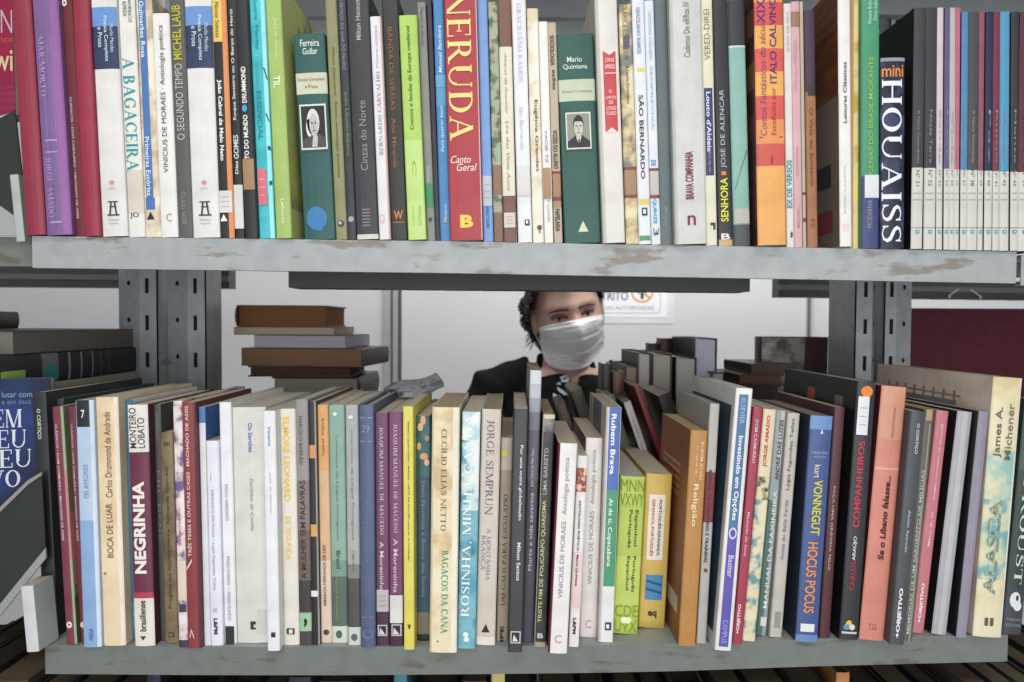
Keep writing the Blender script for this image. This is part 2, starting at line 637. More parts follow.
def shelf_row(rows, upper):
    """rows: dicts measured on the photo, unprojected onto each spine's own plane"""
    B = []
    for r in rows:
        xbl, xbr, yb, xtl, xtr, yt = r['p']
        if upper:
            Y = r.get('set', random.uniform(-0.001, 0.003))
        else:
            Y = hit_lower((xbl + xbr) / 2, yb).y if 'set' not in r else r['set']
        BL, BR = unp(xbl, yb, Y), unp(xbr, yb, Y)
        TL, TR = unp(xtl, yt, Y), unp(xtr, yt, Y)
        xb = (BL.x + BR.x) / 2
        z0 = (zu if upper else zl)(xb)
        xt = (TL.x + TR.x) / 2
        zt = (TL.z + TR.z) / 2
        if upper and 'H' in r:
            s = (xt - xb) / (zt - z0)
            zt = z0 + r['H']
            xt = xb + s * r['H']
        T = 0.5 * ((BR.x - BL.x) + (TR.x - TL.x)) * 0.972
        B.append(dict(r=r, Y=Y, xb=xb, xt=xt, z0=z0, H=zt - z0, T=T, D=r.get('D', random.uniform(0.132, 0.15)), px=(yb, CAM.y)))
    for _ in range(40):
        for a, b in zip(B, B[1:]):
            if a['Y'] > b['Y'] + b['D'] or b['Y'] > a['Y'] + a['D']:
                continue
            hm = min(a['H'], b['H'])
            for hz in (0.0, hm):
                ra = a['xb'] + (a['xt'] - a['xb']) * hz / a['H'] + a['T'] / 2
                lb = b['xb'] + (b['xt'] - b['xb']) * hz / b['H'] - b['T'] / 2
                o = ra - lb + 0.0002
                if o > 0:
                    if hz == 0.0:
                        a['xb'] -= o / 2; b['xb'] += o / 2
                    else:
                        a['xt'] -= o / 2 * a['H'] / hm; b['xt'] += o / 2 * b['H'] / hm
    for d in B:
        r = d['r']
        ang = math.atan2(d['xt'] - d['xb'], d['H'])
        H = d['H'] / math.cos(ang)
        # photo y -> v along the spine
        base = Vector((d['xb'], d['Y'], d['z0']))
        dep = (base - CAM).dot(fwd)
        py_b = 341 - F * (base - CAM).dot(cup) / dep
        top = Vector((d['xt'], d['Y'], d['z0'] + d['H']))
        dep2 = (top - CAM).dot(fwd)
        py_t = 341 - F * (top - CAM).dot(cup) / dep2

        def V(y):
            v = (py_b - y) / (py_b - py_t)
            return 0.0 if v < 0.012 else (1.0 if v > 0.988 else v)
        kw = {}
        for k in ('pages', 'hard', 'rc', 'lc', 'rough', 'rdec', 'ldec', 'material'):
            if k in r: kw[k] = r[k]
        kw['bands'] = [(V(q[0]), V(q[1])) + tuple(q[2:]) for q in r.get('bands', ())]
        kw['text'] = [(q[0], V(q[1]), V(q[2])) + tuple(q[3:]) for q in r.get('text', ())]
        kw['stickers'] = [(V(q[0]), V(q[1])) + tuple(q[2:]) for q in r.get('stk', ())]
        kw['art'] = [([(w, V(y)) for w, y in pts], c) for pts, c in r.get('art', ())]
        root = make_book(r.get('n', 'book'), d['T'], H, d['D'], r['c'], **kw)
        root.matrix_world = Matrix.Translation((d['xb'], d['Y'], d['z0'] + d['T'] / 2 * abs(math.sin(ang)) + 0.0002)) @ \
            Matrix.Rotation(ang, 4, 'Y') @ Matrix.Rotation(math.radians(r.get('yaw', 0)), 4, 'Z')
        tag(root, r['l'], r.get('cat', 'book'), r.get('g', 'books on the upper shelf' if upper else 'books on the lower shelf'))
        if r.get('portrait'):
            r['portrait'](root, d['T'], H, V)
# ------------------------------------------------------------------ the room
WALLY = 1.56
wall_m = mat('#c9cacd', 0.6, 0.03, 3.0, 'wall_paint', 0.2)
floor_m = mat('#8d8880', 0.5, 0.12, 6.0, 'floor_screed', 0.3)
ceil_m = mat('#d9d8d4', 0.8, 0.03, 4.0, 'ceiling_paint', 0.1)


def structure(name, x0, x1, y0, y1, z0, z1, m):
    b = MB()
    b.box(x0, x1, y0, y1, z0, z1, m)
    o = b.build(name)
    o['kind'] = 'structure'
    return o


structure('floor', -4, 4, -4.0, WALLY, -0.1, 0, floor_m)
structure('ceiling', -4, 4, -4.0, WALLY, 2.9, 3.0, ceil_m)
structure('wall_back', -4, 4, WALLY, WALLY + 0.1, 0, 2.9, wall_m)
structure('wall_left', -4.1, -4, -4.0, WALLY, 0, 2.9, wall_m)
structure('wall_right', 4, 4.1, -4.0, WALLY, 0, 2.9, wall_m)
alu = mat('#9fa2a6', 0.35, 0.05, 20, 'aluminium_profile', 0.5)
dark = mat('#4a4c50', 0.5, 0.05, 20, 'dark_gasket')


def profile(name, pxa, pxb, pieces):
    a, b = unp(pxa, 330, WALLY).x, unp(pxb, 330, WALLY).x
    m = MB()
    m.box(a, b, WALLY - 0.012, WALLY, 0, 2.9, alu)
    for u0, u1 in pieces:
        m.box(a + (b - a) * u0, a + (b - a) * u1, WALLY - 0.014, WALLY - 0.0121, 0, 2.9, dark)
    o = m.build(name)
    o['kind'] = 'structure'


profile('trim_1', 384.5, 402, [(.40, .52), (.82, 1.0)])
profile('trim_2', 806, 810, [(.0, .5)])
structure('baseboard_back', -4, 4, WALLY - 0.016, WALLY, 0, 0.08, mat('#7b7a77', 0.5, .05, 10, 'skirting'))

# sign on the partition
sign = empty('notice', 'white laminated paper notice with orange prohibition ring on the back wall', 'notice')
A, Bc = unp(560, 262, WALLY), unp(672.5, 322.5, WALLY)
sy = WALLY - 0.0015
sb = MB()
slv = flat('#cdd0d4', 0.15, 'plastic_sleeve')
sb.box(A.x, Bc.x + .004, sy, WALLY - .0002, Bc.z - .004, A.z, slv)
sb.build('plastic_sleeve', sign)
pp = MB()
p2 = unp(667, 317.5, WALLY)
pp.box(A.x + .004, p2.x, sy - .001, sy - .0001, p2.z, A.z - .004, flat('#e3e4e8', 0.5, 'paper'))
pp.build('paper_sheet', sign)
sl = MB()


def wall_text(t, px0, px1, py0, py1, c, bold=0.0, lift=.0012):
    g, fs = glyphs(t, bold)
    n = len(sl.v)
    a, b = unp(px0, py1, WALLY), unp(px1, py0, WALLY)
    for gx, gy in g:
        sl.v.append((a.x + (b.x - a.x) * gx, sy - lift, a.z + (b.z - a.z) * gy))
    k = sl.slot(flat(c))
    for f in fs:
        sl.f.append(tuple(n + i for i in f)); sl.m.append(k)


def wall_poly(pts, c, lift=.0012):
    sl.poly([(unp(x, y, WALLY).x, sy - lift, unp(x, y, WALLY).z) for x, y in pts], flat(c))


wall_text('RESTRITO', 587, 628, 291.5, 300.3, '#3f455c', .012)
wall_text('ACESSO', 585, 624, 278, 287, '#4a5068', .004)
wall_text('PESSOAS AUTORIZADAS', 592, 654, 306, 309.6, '#8d9098', .01)
for i in range(28):
    a0, a1 = 2 * math.pi * i / 28, 2 * math.pi * (i + 1) / 28
    cx, cy = 642, 291.5
    wall_poly([(cx + r * math.cos(a), cy + r * math.sin(a)) for r, a in ((11.5, a0), (11.5, a1), (9.6, a1), (9.6, a0))], '#cf9a52')
wall_poly([(634.5, 284), (636, 282.7), (650.5, 298), (649, 299.4)], '#cf9a52', .0016)
wall_poly([(640.4, 299), (643.6, 299), (643.6, 286), (640.4, 286)], '#3a3c42')
wall_poly(circ(642, 283.5, 1.8, 1.8), '#3a3c42')
wall_poly([(638, 294), (639.6, 294), (639.6, 286.5), (638, 286.5)], '#3a3c42')
wall_poly([(644.6, 294), (646.2, 294), (646.2, 286.5), (644.6, 286.5)], '#3a3c42')
for a in ([(566, 313.4), (658, 313.4), (658, 312.7), (566, 312.7)], [(659.6, 311), (660.3, 311), (660.3, 268), (659.6, 268)], [(658, 313.4), (660.3, 311), (659.6, 310.6), (657.6, 312.7)]):
    wall_poly(a, '#9a9ea6')
sl.build('printed_text', sign)

# ------------------------------------------------------------------ steel shelving
lip_m = steel('#9a9fa0', '#7d776f', 0.55, 0.42, 13.0)
lip_low = steel('#6b716c', '#5e5b50', 0.585, 0.5, 17.0, 'painted_steel_dimmed')  # darker copy of the lip paint; dimmer light low down put into colour
plate_m = steel('#9ea4a4', '#77736b', 0.66, 0.38, 8.0, 'painted_steel_plate')
post_m = steel('#92979a', '#77746e', 0.66, 0.38, 10.0, 'painted_steel_post')
dkst = mat('#3c3d3c', 0.5, 0.08, 20, 'darkened_steel')  # backlit darkness of the stiffener rail put into the steel colour
hole_m = flat('#0c0c0d', 0.8, 'slot_shadow')
bolt_m = mat('#b3b09a', 0.35, 0.1, 60, 'zinc_bolt')


def shelf(label, zf, x0, x1, y0, y1, lip, m, pm, rear=True, lipf=None, nm='steel_shelf', group='steel shelves'):
    root = empty(nm, label, 'shelf', group)
    n = 24
    xs = [x0 + (x1 - x0) * i / n for i in range(n + 1)]
    pts, fc = [], []
    pr = [(y1, 0), (y0, 0), (y0, -1), (y0 + .008, -1), (y0 + .008, -1 + .03), (y0 + .0012, -1 + .03), (y0 + .0012, -.04), (y1, -.04)]
    k = len(pr)
    for x in xs:
        z = zf(x)
        L = lipf(x) if lipf else lip
        for y, u in pr:
            pts.append((x, y, z + u * L))
    for i in range(n):
        for j in range(k):
            a, b = i * k + j, i * k + (j + 1) % k
            fc.append((a, b, b + k, a + k))
    fc.append(tuple(range(k))[::-1]); fc.append(tuple(n * k + j for j in range(k)))
    mi = []
    for i in range(n):
        for j in range(k):
            mi.append(0 if j in (1, 2) else 1)
    mi += [0, 0]
    mesh_obj('shelf_board', pts, fc, [m, pm], root, mi)
    for x, s in ((x0, 1), (x1, -1)):
        sd = MB()
        z = zf(x)
        sd.box(min(x, x + s * .0012), max(x, x + s * .0012), y0 + .0014, y1, z - .007, z - .0016, pm)
        sd.build('side_flange', root)
    return root


SY1 = 0.292
up = shelf('upper grey steel shelf with chipped paint along its front lip', zu, zu and UPZ[0][0], 0.4695, 0.0, SY1, .0295, lip_m, plate_m)
# stiffener rail under the upper shelf
st = MB()
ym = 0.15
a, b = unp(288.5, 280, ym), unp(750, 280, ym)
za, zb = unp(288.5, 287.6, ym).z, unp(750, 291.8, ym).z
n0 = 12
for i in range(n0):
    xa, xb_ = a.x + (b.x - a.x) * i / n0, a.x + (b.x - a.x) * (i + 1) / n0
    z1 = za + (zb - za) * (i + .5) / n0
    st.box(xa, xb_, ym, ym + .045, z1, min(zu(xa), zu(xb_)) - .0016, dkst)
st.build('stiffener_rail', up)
lo = shelf('lower grey steel shelf sagging under the front row of books', zl, LOZ[0][0], 0.4705, 0.0, SY1, .0265, lip_low, plate_m,
           lipf=lambda x: .0278 - .0022 * (x + .45))
ZT = CAMZ + unp(950, 9, .25).z - CAMZ
top = shelf('topmost grey steel shelf whose rear edge shows above the magazines', lambda x: ZT + .03, LOZ[0][0], 0.4705, 0.0, SY1, .03, lip_m, plate_m)
rb = MB()
rb.box(LOZ[0][0] + .004, .466, SY1 - .012, SY1, ZT, ZT + .0285, mat('#7f8487', 0.45, .06, 14, 'steel_grey'))
rb.build('rear_lip', top)
shelf('bottom grey steel shelf in the dark under the lower row', lambda x: CAMZ - .61, -1.0, 0.93, 0.0, SY1, .03, lip_low, plate_m)

ntop = shelf('topmost grey steel shelf of the neighbouring bay at the upper right corner', lambda x: ZT + .03, 0.480, 1.36, 0.0, SY1, .03, lip_m, plate_m)
rb = MB()
rb.box(.484, 1.355, SY1 - .012, SY1, ZT + .006, ZT + .0285, mat('#7f8487', 0.45, .06, 14, 'steel_grey'))
rb.build('rear_lip', ntop)
pb_ = unp(914, 0.5, SY1 - .013)
bmh = bmesh.new()
bmesh.ops.create_cone(bmh, cap_ends=True, segments=10, radius1=.004, radius2=.0035, depth=.004, matrix=Matrix.Translation((pb_.x, SY1 - .0138, ZT + .009)) @ Matrix.Rotation(math.pi / 2, 4, 'X'))
bm_obj('bolt', bmh, flat('#1c1c1e'), ntop)
# posts: folded steel strip with slots
def post(label, pxs, side, ztop=2.2):
    """pxs: photo x of the folds; side = +1 for the left posts (inner flange to the right)"""
    root = empty('slotted_post', label, 'post', 'slotted steel posts')
    PY = SY1 + .004
    X = [unp(p, 325, PY).x for p in pxs[:3]]
    hi_ = 0 if side > 0 else 2
    X[hi_] = unp(pxs[hi_], 325, PY + .018).x
    fd = .05 if side > 0 else .078
    m = MB()
    if side > 0:                                      # hole face, slot face, inner flange receding
        xh0, xs0, xi = X
        prof = [(xh0, PY + .018), (xs0, PY), (xi, PY), (xi, PY + fd)]
    else:
        xi, xs0, xh0 = X
        prof = [(xi, PY + fd), (xi, PY), (xs0, PY), (xh0, PY + .018)]
    t = .0016
    for (a, b) in zip(prof, prof[1:]):
        d = Vector((b[0] - a[0], b[1] - a[1], 0))
        nrm = Vector((-d.y, d.x, 0)).normalized() * t
        P = [Vector((a[0], a[1], 0)), Vector((b[0], b[1], 0)), Vector((b[0], b[1], 0)) + nrm, Vector((a[0], a[1], 0)) + nrm]
        lo_ = [(p.x, p.y, 0.0) for p in P]; hi_ = [(p.x, p.y, ztop) for p in P]
        m.poly([lo_[0], lo_[1], hi_[1], hi_[0]], post_m)
        m.poly([lo_[2], lo_[3], hi_[3], hi_[2]], post_m)
        m.poly([lo_[1], lo_[2], hi_[2], hi_[1]], post_m)
        m.poly([lo_[3], lo_[0], hi_[0], hi_[3]], post_m)
        m.poly(hi_, post_m); m.poly(lo_[::-1], post_m)
    z0 = unp(195, 286, PY).z
    sl_ = m
    xa, xb_ = min(xs0, xi), max(xs0, xi)
    xc = xa + (xb_ - xa) * (.42 if side > 0 else .60)
    for k in range(-16, 10):
        z = z0 + k * .0505
        sl_.box(xc - .0024, xc + .0024, PY - .0003, PY + .0005, z - .0102, z + .0102, hole_m)
        a, b = prof[0 if side > 0 else 3], prof[1 if side > 0 else 2]
        cx, cy = (a[0] + b[0]) / 2, (a[1] + b[1]) / 2
        ang = math.atan2(b[1] - a[1], b[0] - a[0])
        M = Matrix.Translation((cx, cy, z + .004)) @ Matrix.Rotation(ang, 4, 'Z')
        c8 = [M @ Vector((.0036 * math.cos(q * math.pi / 4), -.0004 if abs(ang) < 1.6 and math.cos(ang) > 0 else .0004, .0036 * math.sin(q * math.pi / 4))) for q in range(8)]
        sl_.poly(c8, hole_m)
    m.build('post_strip', root)
    return root


post('left rear slotted steel post, outer one of the left pair', (119, 139.6, 157.7), 1)
post('left rear slotted steel post, inner one of the left pair', (168, 187.7, 206), 1)
post('right rear slotted steel post, inner one of the right pair', (855, 872, 874.5), -1)
post('right rear slotted steel post, outer one of the right pair', (884, 896, 911), -1)

# back-to-back unit: its shelf boards and rear beams
RY0, RY1 = 0.352, 0.625
RZ = CAMZ - .235
shelf('grey steel shelf of the unit behind, carrying old books', lambda x: RZ, -1.35, 1.35, RY0, RY1, .03, lip_m, plate_m)
shelf('top grey steel shelf of the unit behind', lambda x: ZT + .03, -1.35, 1.35, RY0, RY1, .03, mat('#6f7476', .5, .06, 12, 'steel_grey'), mat('#8a8f92', .5, .06, 12, 'steel_grey'))


def beam(label, pa, pb, y, joints=()):
    root = empty('steel_beam', label, 'beam', 'dark steel beams behind the posts')
    A_, B_ = unp(pa[0], pa[1], y), unp(pb[0], pb[1], y)
    m = MB()
    n = 10
    h0 = unp(pa[0], pa[1], y).z - unp(pa[0], pa[2], y).z
    h1 = unp(pb[0], pb[1], y).z - unp(pb[0], pb[2], y).z
    for i in range(n):
        u, v = i / n, (i + 1) / n
        x0, x1 = A_.x + (B_.x - A_.x) * u, A_.x + (B_.x - A_.x) * v
        w = (u + v) / 2
        zt = A_.z + (B_.z - A_.z) * w
        h = h0 + (h1 - h0) * w
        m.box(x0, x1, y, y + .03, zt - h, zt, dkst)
        m.box(x0, x1, y - .003, y, zt - h * .62, zt - h * .35, mat('#5d605f', 0.4, .08, 20, 'steel_rib'))
    m.build('beam_profile', root)
    for jx, jy, s in joints:
        p = unp(jx, jy, y - .004)
        q = MB()
        q.poly([(p.x, p.y, p.z), (p.x + s * .018, p.y, p.z + .013), (p.x + s * .016, p.y, p.z + .0145), (p.x - s * .002, p.y, p.z + .0015)], bolt_m)
        q.box(p.x - .002, p.x + .002, p.y - .002, p.y + .001, p.z - .003, p.z + .001, bolt_m)
        q.build('corner_clip', root)
    return root


BY = 0.60
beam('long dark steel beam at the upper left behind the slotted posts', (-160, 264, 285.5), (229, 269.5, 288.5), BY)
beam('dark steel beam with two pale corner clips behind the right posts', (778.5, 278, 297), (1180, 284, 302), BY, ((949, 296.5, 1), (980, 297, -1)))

# left neighbour bay
nb = shelf('grey shelf end of the neighbouring bay at the upper left', lambda x: unp(10, 237, .02).z, -1.36, -0.4497, 0.02, SY1, .028, lip_low, plate_m)
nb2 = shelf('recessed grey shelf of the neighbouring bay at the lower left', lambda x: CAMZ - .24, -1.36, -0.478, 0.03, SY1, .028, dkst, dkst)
shelf('grey shelf of the neighbouring bay at the upper right', lambda x: UPZ[-1][1] - .003, 0.474, 1.36, 0.0, SY1, .0285, lip_m, plate_m)


def panel(label, poly, y, col, rims, nm='bookend'):
    root = empty(nm, label, 'bookend', None)
    t = .0016
    m = MB()
    mm = mat(col, 0.32, .06, 8, 'dark_painted_steel', 0.25)
    F_ = [unp(x, yy, y) for x, yy in poly]
    m.poly([(p.x, p.y, p.z) for p in F_], mm)
    m.poly([(p.x, p.y + t, p.z) for p in F_[::-1]], mm)
    for i in range(len(F_)):
        p, q = F_[i], F_[(i + 1) % len(F_)]
        m.poly([(q.x, q.y, q.z), (p.x, p.y, p.z), (p.x, p.y + t, p.z), (q.x, q.y + t, q.z)], mm)
    m.build('sheet', root)
    for rp_, c in rims:
        r = MB()
        R_ = [unp(x, yy, y - .0022) for x, yy in rp_]
        mc = mat(c, 0.35, .06, 12, 'folded_edge', 0.5)
        r.poly([(p.x, p.y, p.z) for p in R_], mc)
        r.poly([(p.x, y - .0002, p.z) for p in R_[::-1]], mc)
        for i in range(len(R_)):
            p, q = R_[i], R_[(i + 1) % len(R_)]
            r.poly([(q.x, q.y, q.z), (p.x, p.y, p.z), (p.x, y - .0002, p.z), (q.x, y - .0002, q.z)], mc)
        r.build('folded_rim', root)
    return root


panel('dark grey sloping steel bookend with pale folded edges at the lower left end', [(-60, 548), (0, 507), (28, 480), (41.5, 472), (46, 556), (0, 616), (-60, 668)], .004, '#303335',
      [([(-60, 548), (-60, 554), (0, 512), (28, 484.5), (41.5, 475.5), (41.5, 472), (28, 480), (0, 507)], '#8d8b84'), ([(-60, 668), (0, 616), (46, 558), (45.4, 548), (0, 604), (-60, 656)], '#8f9394')])
panel('dark grey steel bookend with a pale lower edge at the upper left end', [(-60, 130), (0, 118), (14.5, 110), (21.5, 170), (27, 232), (-60, 232)], .012, '#303335',
      [([(-60, 205), (0, 206), (23, 222), (29, 235), (-60, 236)], '#9c9fa0')])

# maroon board of the right bay
mbd = empty('notice_board', 'dark maroon board standing behind the right hand posts', 'board')
q = MB()
P0, P1 = unp(905, 310.5, .5), unp(1090, 307, .5)
bh = RZ + .0002
q.box(P0.x, P1.x, .5, .515, bh, P0.z, mat('#4a1420', 0.7, .12, 60, 'maroon_cloth', 0.15))
q.build('board_face', mbd)
q = MB()
q.box(P0.x, P1.x, .498, .517, P0.z + .0001, P0.z + .004, mat('#3a1018', 0.5, .1, 60, 'maroon_trim'))
q.build('edge_trim', mbd)


# ------------------------------------------------------------------ books lying and standing behind
def place(root, kind, corner, T, H, D, rz=0.0):
    """kind: F lying fore-edge to us, L spine at the left, R spine at the right, B standing fore-edge to us, S standing spine to us."""
    if kind == 'F':
        M = Matrix(((0, 0, 1, 0), (0, -1, 0, D), (1, 0, 0, T / 2), (0, 0, 0, 1)))
    elif kind == 'L':
        M = Matrix(((0, 1, 0, 0), (0, 0, 1, 0), (1, 0, 0, T / 2), (0, 0, 0, 1)))
    elif kind == 'R':
        M = Matrix(((0, -1, 0, D), (0, 0, -1, H), (1, 0, 0, T / 2), (0, 0, 0, 1)))
    elif kind == 'B':
        M = Matrix(((-1, 0, 0, T / 2), (0, -1, 0, D), (0, 0, 1, 0), (0, 0, 0, 1)))
    else:
        M = Matrix(((1, 0, 0, T / 2), (0, 1, 0, 0), (0, 0, 1, 0), (0, 0, 0, 1)))
    root.matrix_world = Matrix.Translation(corner) @ Matrix.Rotation(math.radians(rz), 4, 'Z') @ M


def lying(px0, px1, py0, py1, Y, kind, dep, col, label, group, pages=PAPER, hard=True, rz=0, z=None, **kw):
    a, b = unp(px0, py1, Y), unp(px1, py0, Y)
    z0 = a.z if z is None else z
    w, t = b.x - a.x, b.z - a.z
    if kind == 'F':
        H, D = w, dep
    else:
        H, D = dep, w
    r = make_book('book', t, H, D, col, pages=pages, hard=hard, **kw)
    place(r, kind, (a.x, Y, z0), t, H, D, rz)
    tag(r, label, 'book', group)
    return z0 + t


G = 'old books piled behind the left posts'
PY_ = .40
zz = RZ + .0004
for (x0, x1, y, kd, dp, col, pg, lab, rz, hd) in [
    (268, 352, 448, 'F', .15, '#3c3834', '#9a9384', 'grey thick book at the hidden foot of the old pile behind', 3, True),
    (262, 350, 424, 'F', .15, '#2c2a2a', '#8f887a', 'dark thick book second from the foot of the old pile behind', -3, True),
    (270, 354, 401, 'F', .15, '#3a2c26', '#857a68', 'brown thick book third from the foot of the old pile behind', 2, True),
    (270, 358, 377, 'R', .15, '#1f1f20', '#a3998a', 'black backed book with grey page edge, lowest seen of the old pile', 0, True),
    (246, 350, 366, 'F', .13, '#2c1c18', '#5a4034', 'dark brown thin book with ragged page edge in the old pile', 4, True),
    (239, 365, 348, 'R', .14, '#44302a', '#8a6a52', 'large brown book jutting right in the old pile', -6, False),
    (252, 346, 335, 'F', .14, '#3a3844', '#b5b0bb', 'book with pale lilac page edge in the old pile', -3, False),
    (231.5, 333, 327, 'F', .14, '#5a2c22', '#b3a78e', 'thin book with cream page edge and brown cover in the old pile', 1, False),
    (235, 326, 305, 'L', .14, '#5c2c20', '#7c5638', 'red brown hardback lying on top of the old pile', 2, True)]:
    top_z = unp(300, y, PY_).z
    a, b = unp(x0, 0, PY_).x, unp(x1, 0, PY_).x
    t = top_z - zz - .0004
    H, D = (b - a, dp) if kd == 'F' else (dp, b - a)
    r = make_book('book', t, H, D, col, pages=pg, hard=hd)
    place(r, kd, (a, PY_, zz), t, H, D, rz)
    tag(r, lab, 'book', G)
    zz = top_z

# standing books, fore-edges to us, on the shelf behind
G = 'old books standing on the shelf behind, pages facing the viewer'
for (x0, x1, yt, Y, dp, col, pg, lab, hd) in [
    (625, 638.5, 366, .362, .13, '#3a2f28', '#b5a68e', 'narrow book with cream fore-edge left of the taller grey ones', True),
    (637.5, 651.5, 353, .372, .15, '#33302b', '#d0d0c2', 'dark covered book with pale fore-edge, left of the maroon edged one', True),
    (652, 672.5, 354, .372, .15, '#5a1e24', '#c0c0b2', 'thick book with grey fore-edge and a maroon board', True),
    (675, 697, 357.5, .385, .15, '#2c2824', '#cccbbd', 'dark covered thick book left of the tall lilac white one', True),
    (694, 717.5, 338.5, .42, .15, '#2f2d30', '#d6d8e8', 'tall book with lilac white fore-edge on the shelf behind', True)]:
    T_ = unp(x1, yt, Y).x - unp(x0, yt, Y).x
    H_ = unp(x0, yt, Y).z - RZ
    r = make_book('book', T_ * .98, H_, dp, col, pages=pg, hard=hd)
    place(r, 'B', (unp(x0, yt, Y).x, Y, RZ + .0004), T_, H_, dp)
    tag(r, lab, 'book', G)
# brown rounded spines beyond them
for (x0, x1, yt, Y, col, lab) in [(660, 673, 338.5, .55, '#4a2422', 'red brown rounded spine peeking over the standing old books'), (649, 660, 343.5, .55, '#2c2422', 'black brown rounded spine left of the red brown one'), (674, 692, 342, .58, '#2a2624', 'dark book top left of the tall lilac white fore-edge')]:
    T_ = unp(x1, yt, Y).x - unp(x0, yt, Y).x
    H_ = unp(x0, yt, Y).z - RZ
    r = make_book('book', T_, H_, .03 if Y < .57 else .02, col, hard=True)
    place(r, 'S', (unp(x0, yt, Y).x, Y, RZ + .0004), T_, H_, .03)
    tag(r, lab, 'book', 'old books at the back of the shelf behind')
# ornament cover facing us
Yb = .44
a, b = unp(762, 337, Yb), unp(829, 337, Yb)
H_ = a.z - RZ
r = make_book('book', .03, H_, b.x - a.x, '#4a2c24', hard=False, rc='#4a2c26')
r.matrix_world = Matrix.Translation((a.x, Yb + .018, RZ + .0004)) @ Matrix.Rotation(math.radians(90), 4, 'Z') @ Matrix.Rotation(math.pi, 4, 'Z')
mo = MB()
orn = mottled('#4a4540', '#9a958c', '#7a756e', 34, stretch=(1, 1, 1))
mo.poly([(a.x + .001, Yb + .0026, RZ + H_ * .45), (a.x + (b.x - a.x) * .62, Yb + .0026, RZ + H_ * .45), (a.x + (b.x - a.x) * .66, Yb + .0026, RZ + H_ * .995), (a.x + .001, Yb + .0026, RZ + H_ * .995)], orn)
op = mo.build('ornament_panel')
op.parent = r
op.matrix_parent_inverse = r.matrix_world.inverted()
tag(r, 'book with grey scroll ornament on its brown cover, facing us beside the right posts', 'book', 'old books at the back of the shelf behind')
# lying dark books on the right
G = 'dark old books lying on the shelf behind, right of the white fore-edge'
zz = RZ + .0004
for (x0, x1, y, kd, col, pg, lab, rz) in [
    (716, 790, 440, 'F', '#2a2420', '#5c4f44', 'dark lying book at the foot of the right hand pile behind', 0),
    (720, 792, 410, 'F', '#352a24', '#66584a', 'dark lying book second from the foot of the right hand pile', 2),
    (718, 786, 385, 'F', '#2a2220', '#5a4a3e', 'dark lying book third from the foot of the right hand pile', -2),
    (717, 731, 372, 'F', '#242224', '#b9b8bd', 'small book with white page block right of the tall lilac one', 0)]:
    Y = .40
    top_z = unp(750, y, Y).z
    a, b = unp(x0, 0, Y).x, unp(x1, 0, Y).x
    t = top_z - zz - .0004
    r = make_book('book', t, b - a, .13, col, pages=pg, hard=True)
    place(r, kd, (a, Y, zz), t, b - a, .13, rz)
    tag(r, lab, 'book', G)
    zs = zz
    zz = top_z
zz = zs
for (x0, x1, y, kd, col, pg, lab, rz) in [
    (744, 790, 374, 'F', '#3a2a22', '#7a5c48', 'brown lying book near the top of the right hand pile', 0),
    (756, 800, 363.5, 'F', '#453c34', '#6a5c4c', 'grey brown lying book topmost of the right hand pile', 0)]:
    Y = .40
    top_z = unp(750, y, Y).z
    a, b = unp(x0, 0, Y).x, unp(x1, 0, Y).x
    t = top_z - zz - .0004
    r = make_book('book', t, b - a, .13, col, pages=pg, hard=True)
    place(r, kd, (a, Y, zz), t, b - a, .13, rz)
    tag(r, lab, 'book', G)
    zz = top_z

# left bay pile, spines to the right
G = 'books piled flat in the neighbouring bay on the left'
zz = CAMZ - .2398
XR = -.515
Yp = .075
for (ztop, dp, col, pg, lab, xr, y0, bands_, txt) in [
    (-.160, .25, '#3c3a3a', '#8f887a', 'dark thick book at the foot of the left bay pile', XR, Yp, (), ()),
    (-.104, .25, '#4a4640', '#9a9282', 'grey brown thick book second from the foot of the left bay pile', XR - .004, Yp, (), ()),
    (-.070, .27, '#b3a595', '#a89a80', 'tan book with large black capitals on its spine in the left bay pile', XR, Yp, ((.0, .035, '#b5746c', 0, .12),), (('MARIO VARGAS LLOSA', .98, .06, .18, .72, 'd', '#2a2c30', .02),)),
    (-.037, .27, '#26262a', '#8f887a', 'black slatted spine with teal disc and lime label in the left bay pile', XR - .002, Yp - .045, ((.60, .70, '#77787a'), (.52, .535, '#9a9a9c'), (.44, .452, '#8a8a8c'), (.36, .37, '#8a8a8c'), (.3, .306, '#6a6a6c'), (.24, .246, '#5a5a5c')), ()),
    (-.012, .27, '#1f1e1d', '#77706a', 'dark limp book with wavy grey page edge in the left bay pile', XR - .006, Yp, (), ())]:
    t = CAMZ + ztop - zz - .0004
    art = ()
    stk = ()
    if 'teal' in lab:
        art = [(circ(.30, .645, .30, .045), '#3a8f93')]
        stk = [(.80, .93, .02, .52, '#8fb83c')]
    W_ = .17
    r = make_book('book', t, dp, W_, col, pages=pg, hard=False, bands=bands_, text=txt, art=art, stickers=stk)
    place(r, 'L' if 'wavy' in lab else 'R', (xr - W_, y0, zz), t, dp, W_, 0)
    tag(r, lab, 'book', G)
    zz = CAMZ + ztop
t = CAMZ + .010 - zz
r = make_book('book', t, .16, .14, '#3a1e1a', pages='#5c4238', hard=True)
place(r, 'R', (-.645 - .14, .10, zz + .0002), t, .16, .14, 4)
tag(r, 'small red brown hardback on top of the left bay pile', 'book', G)

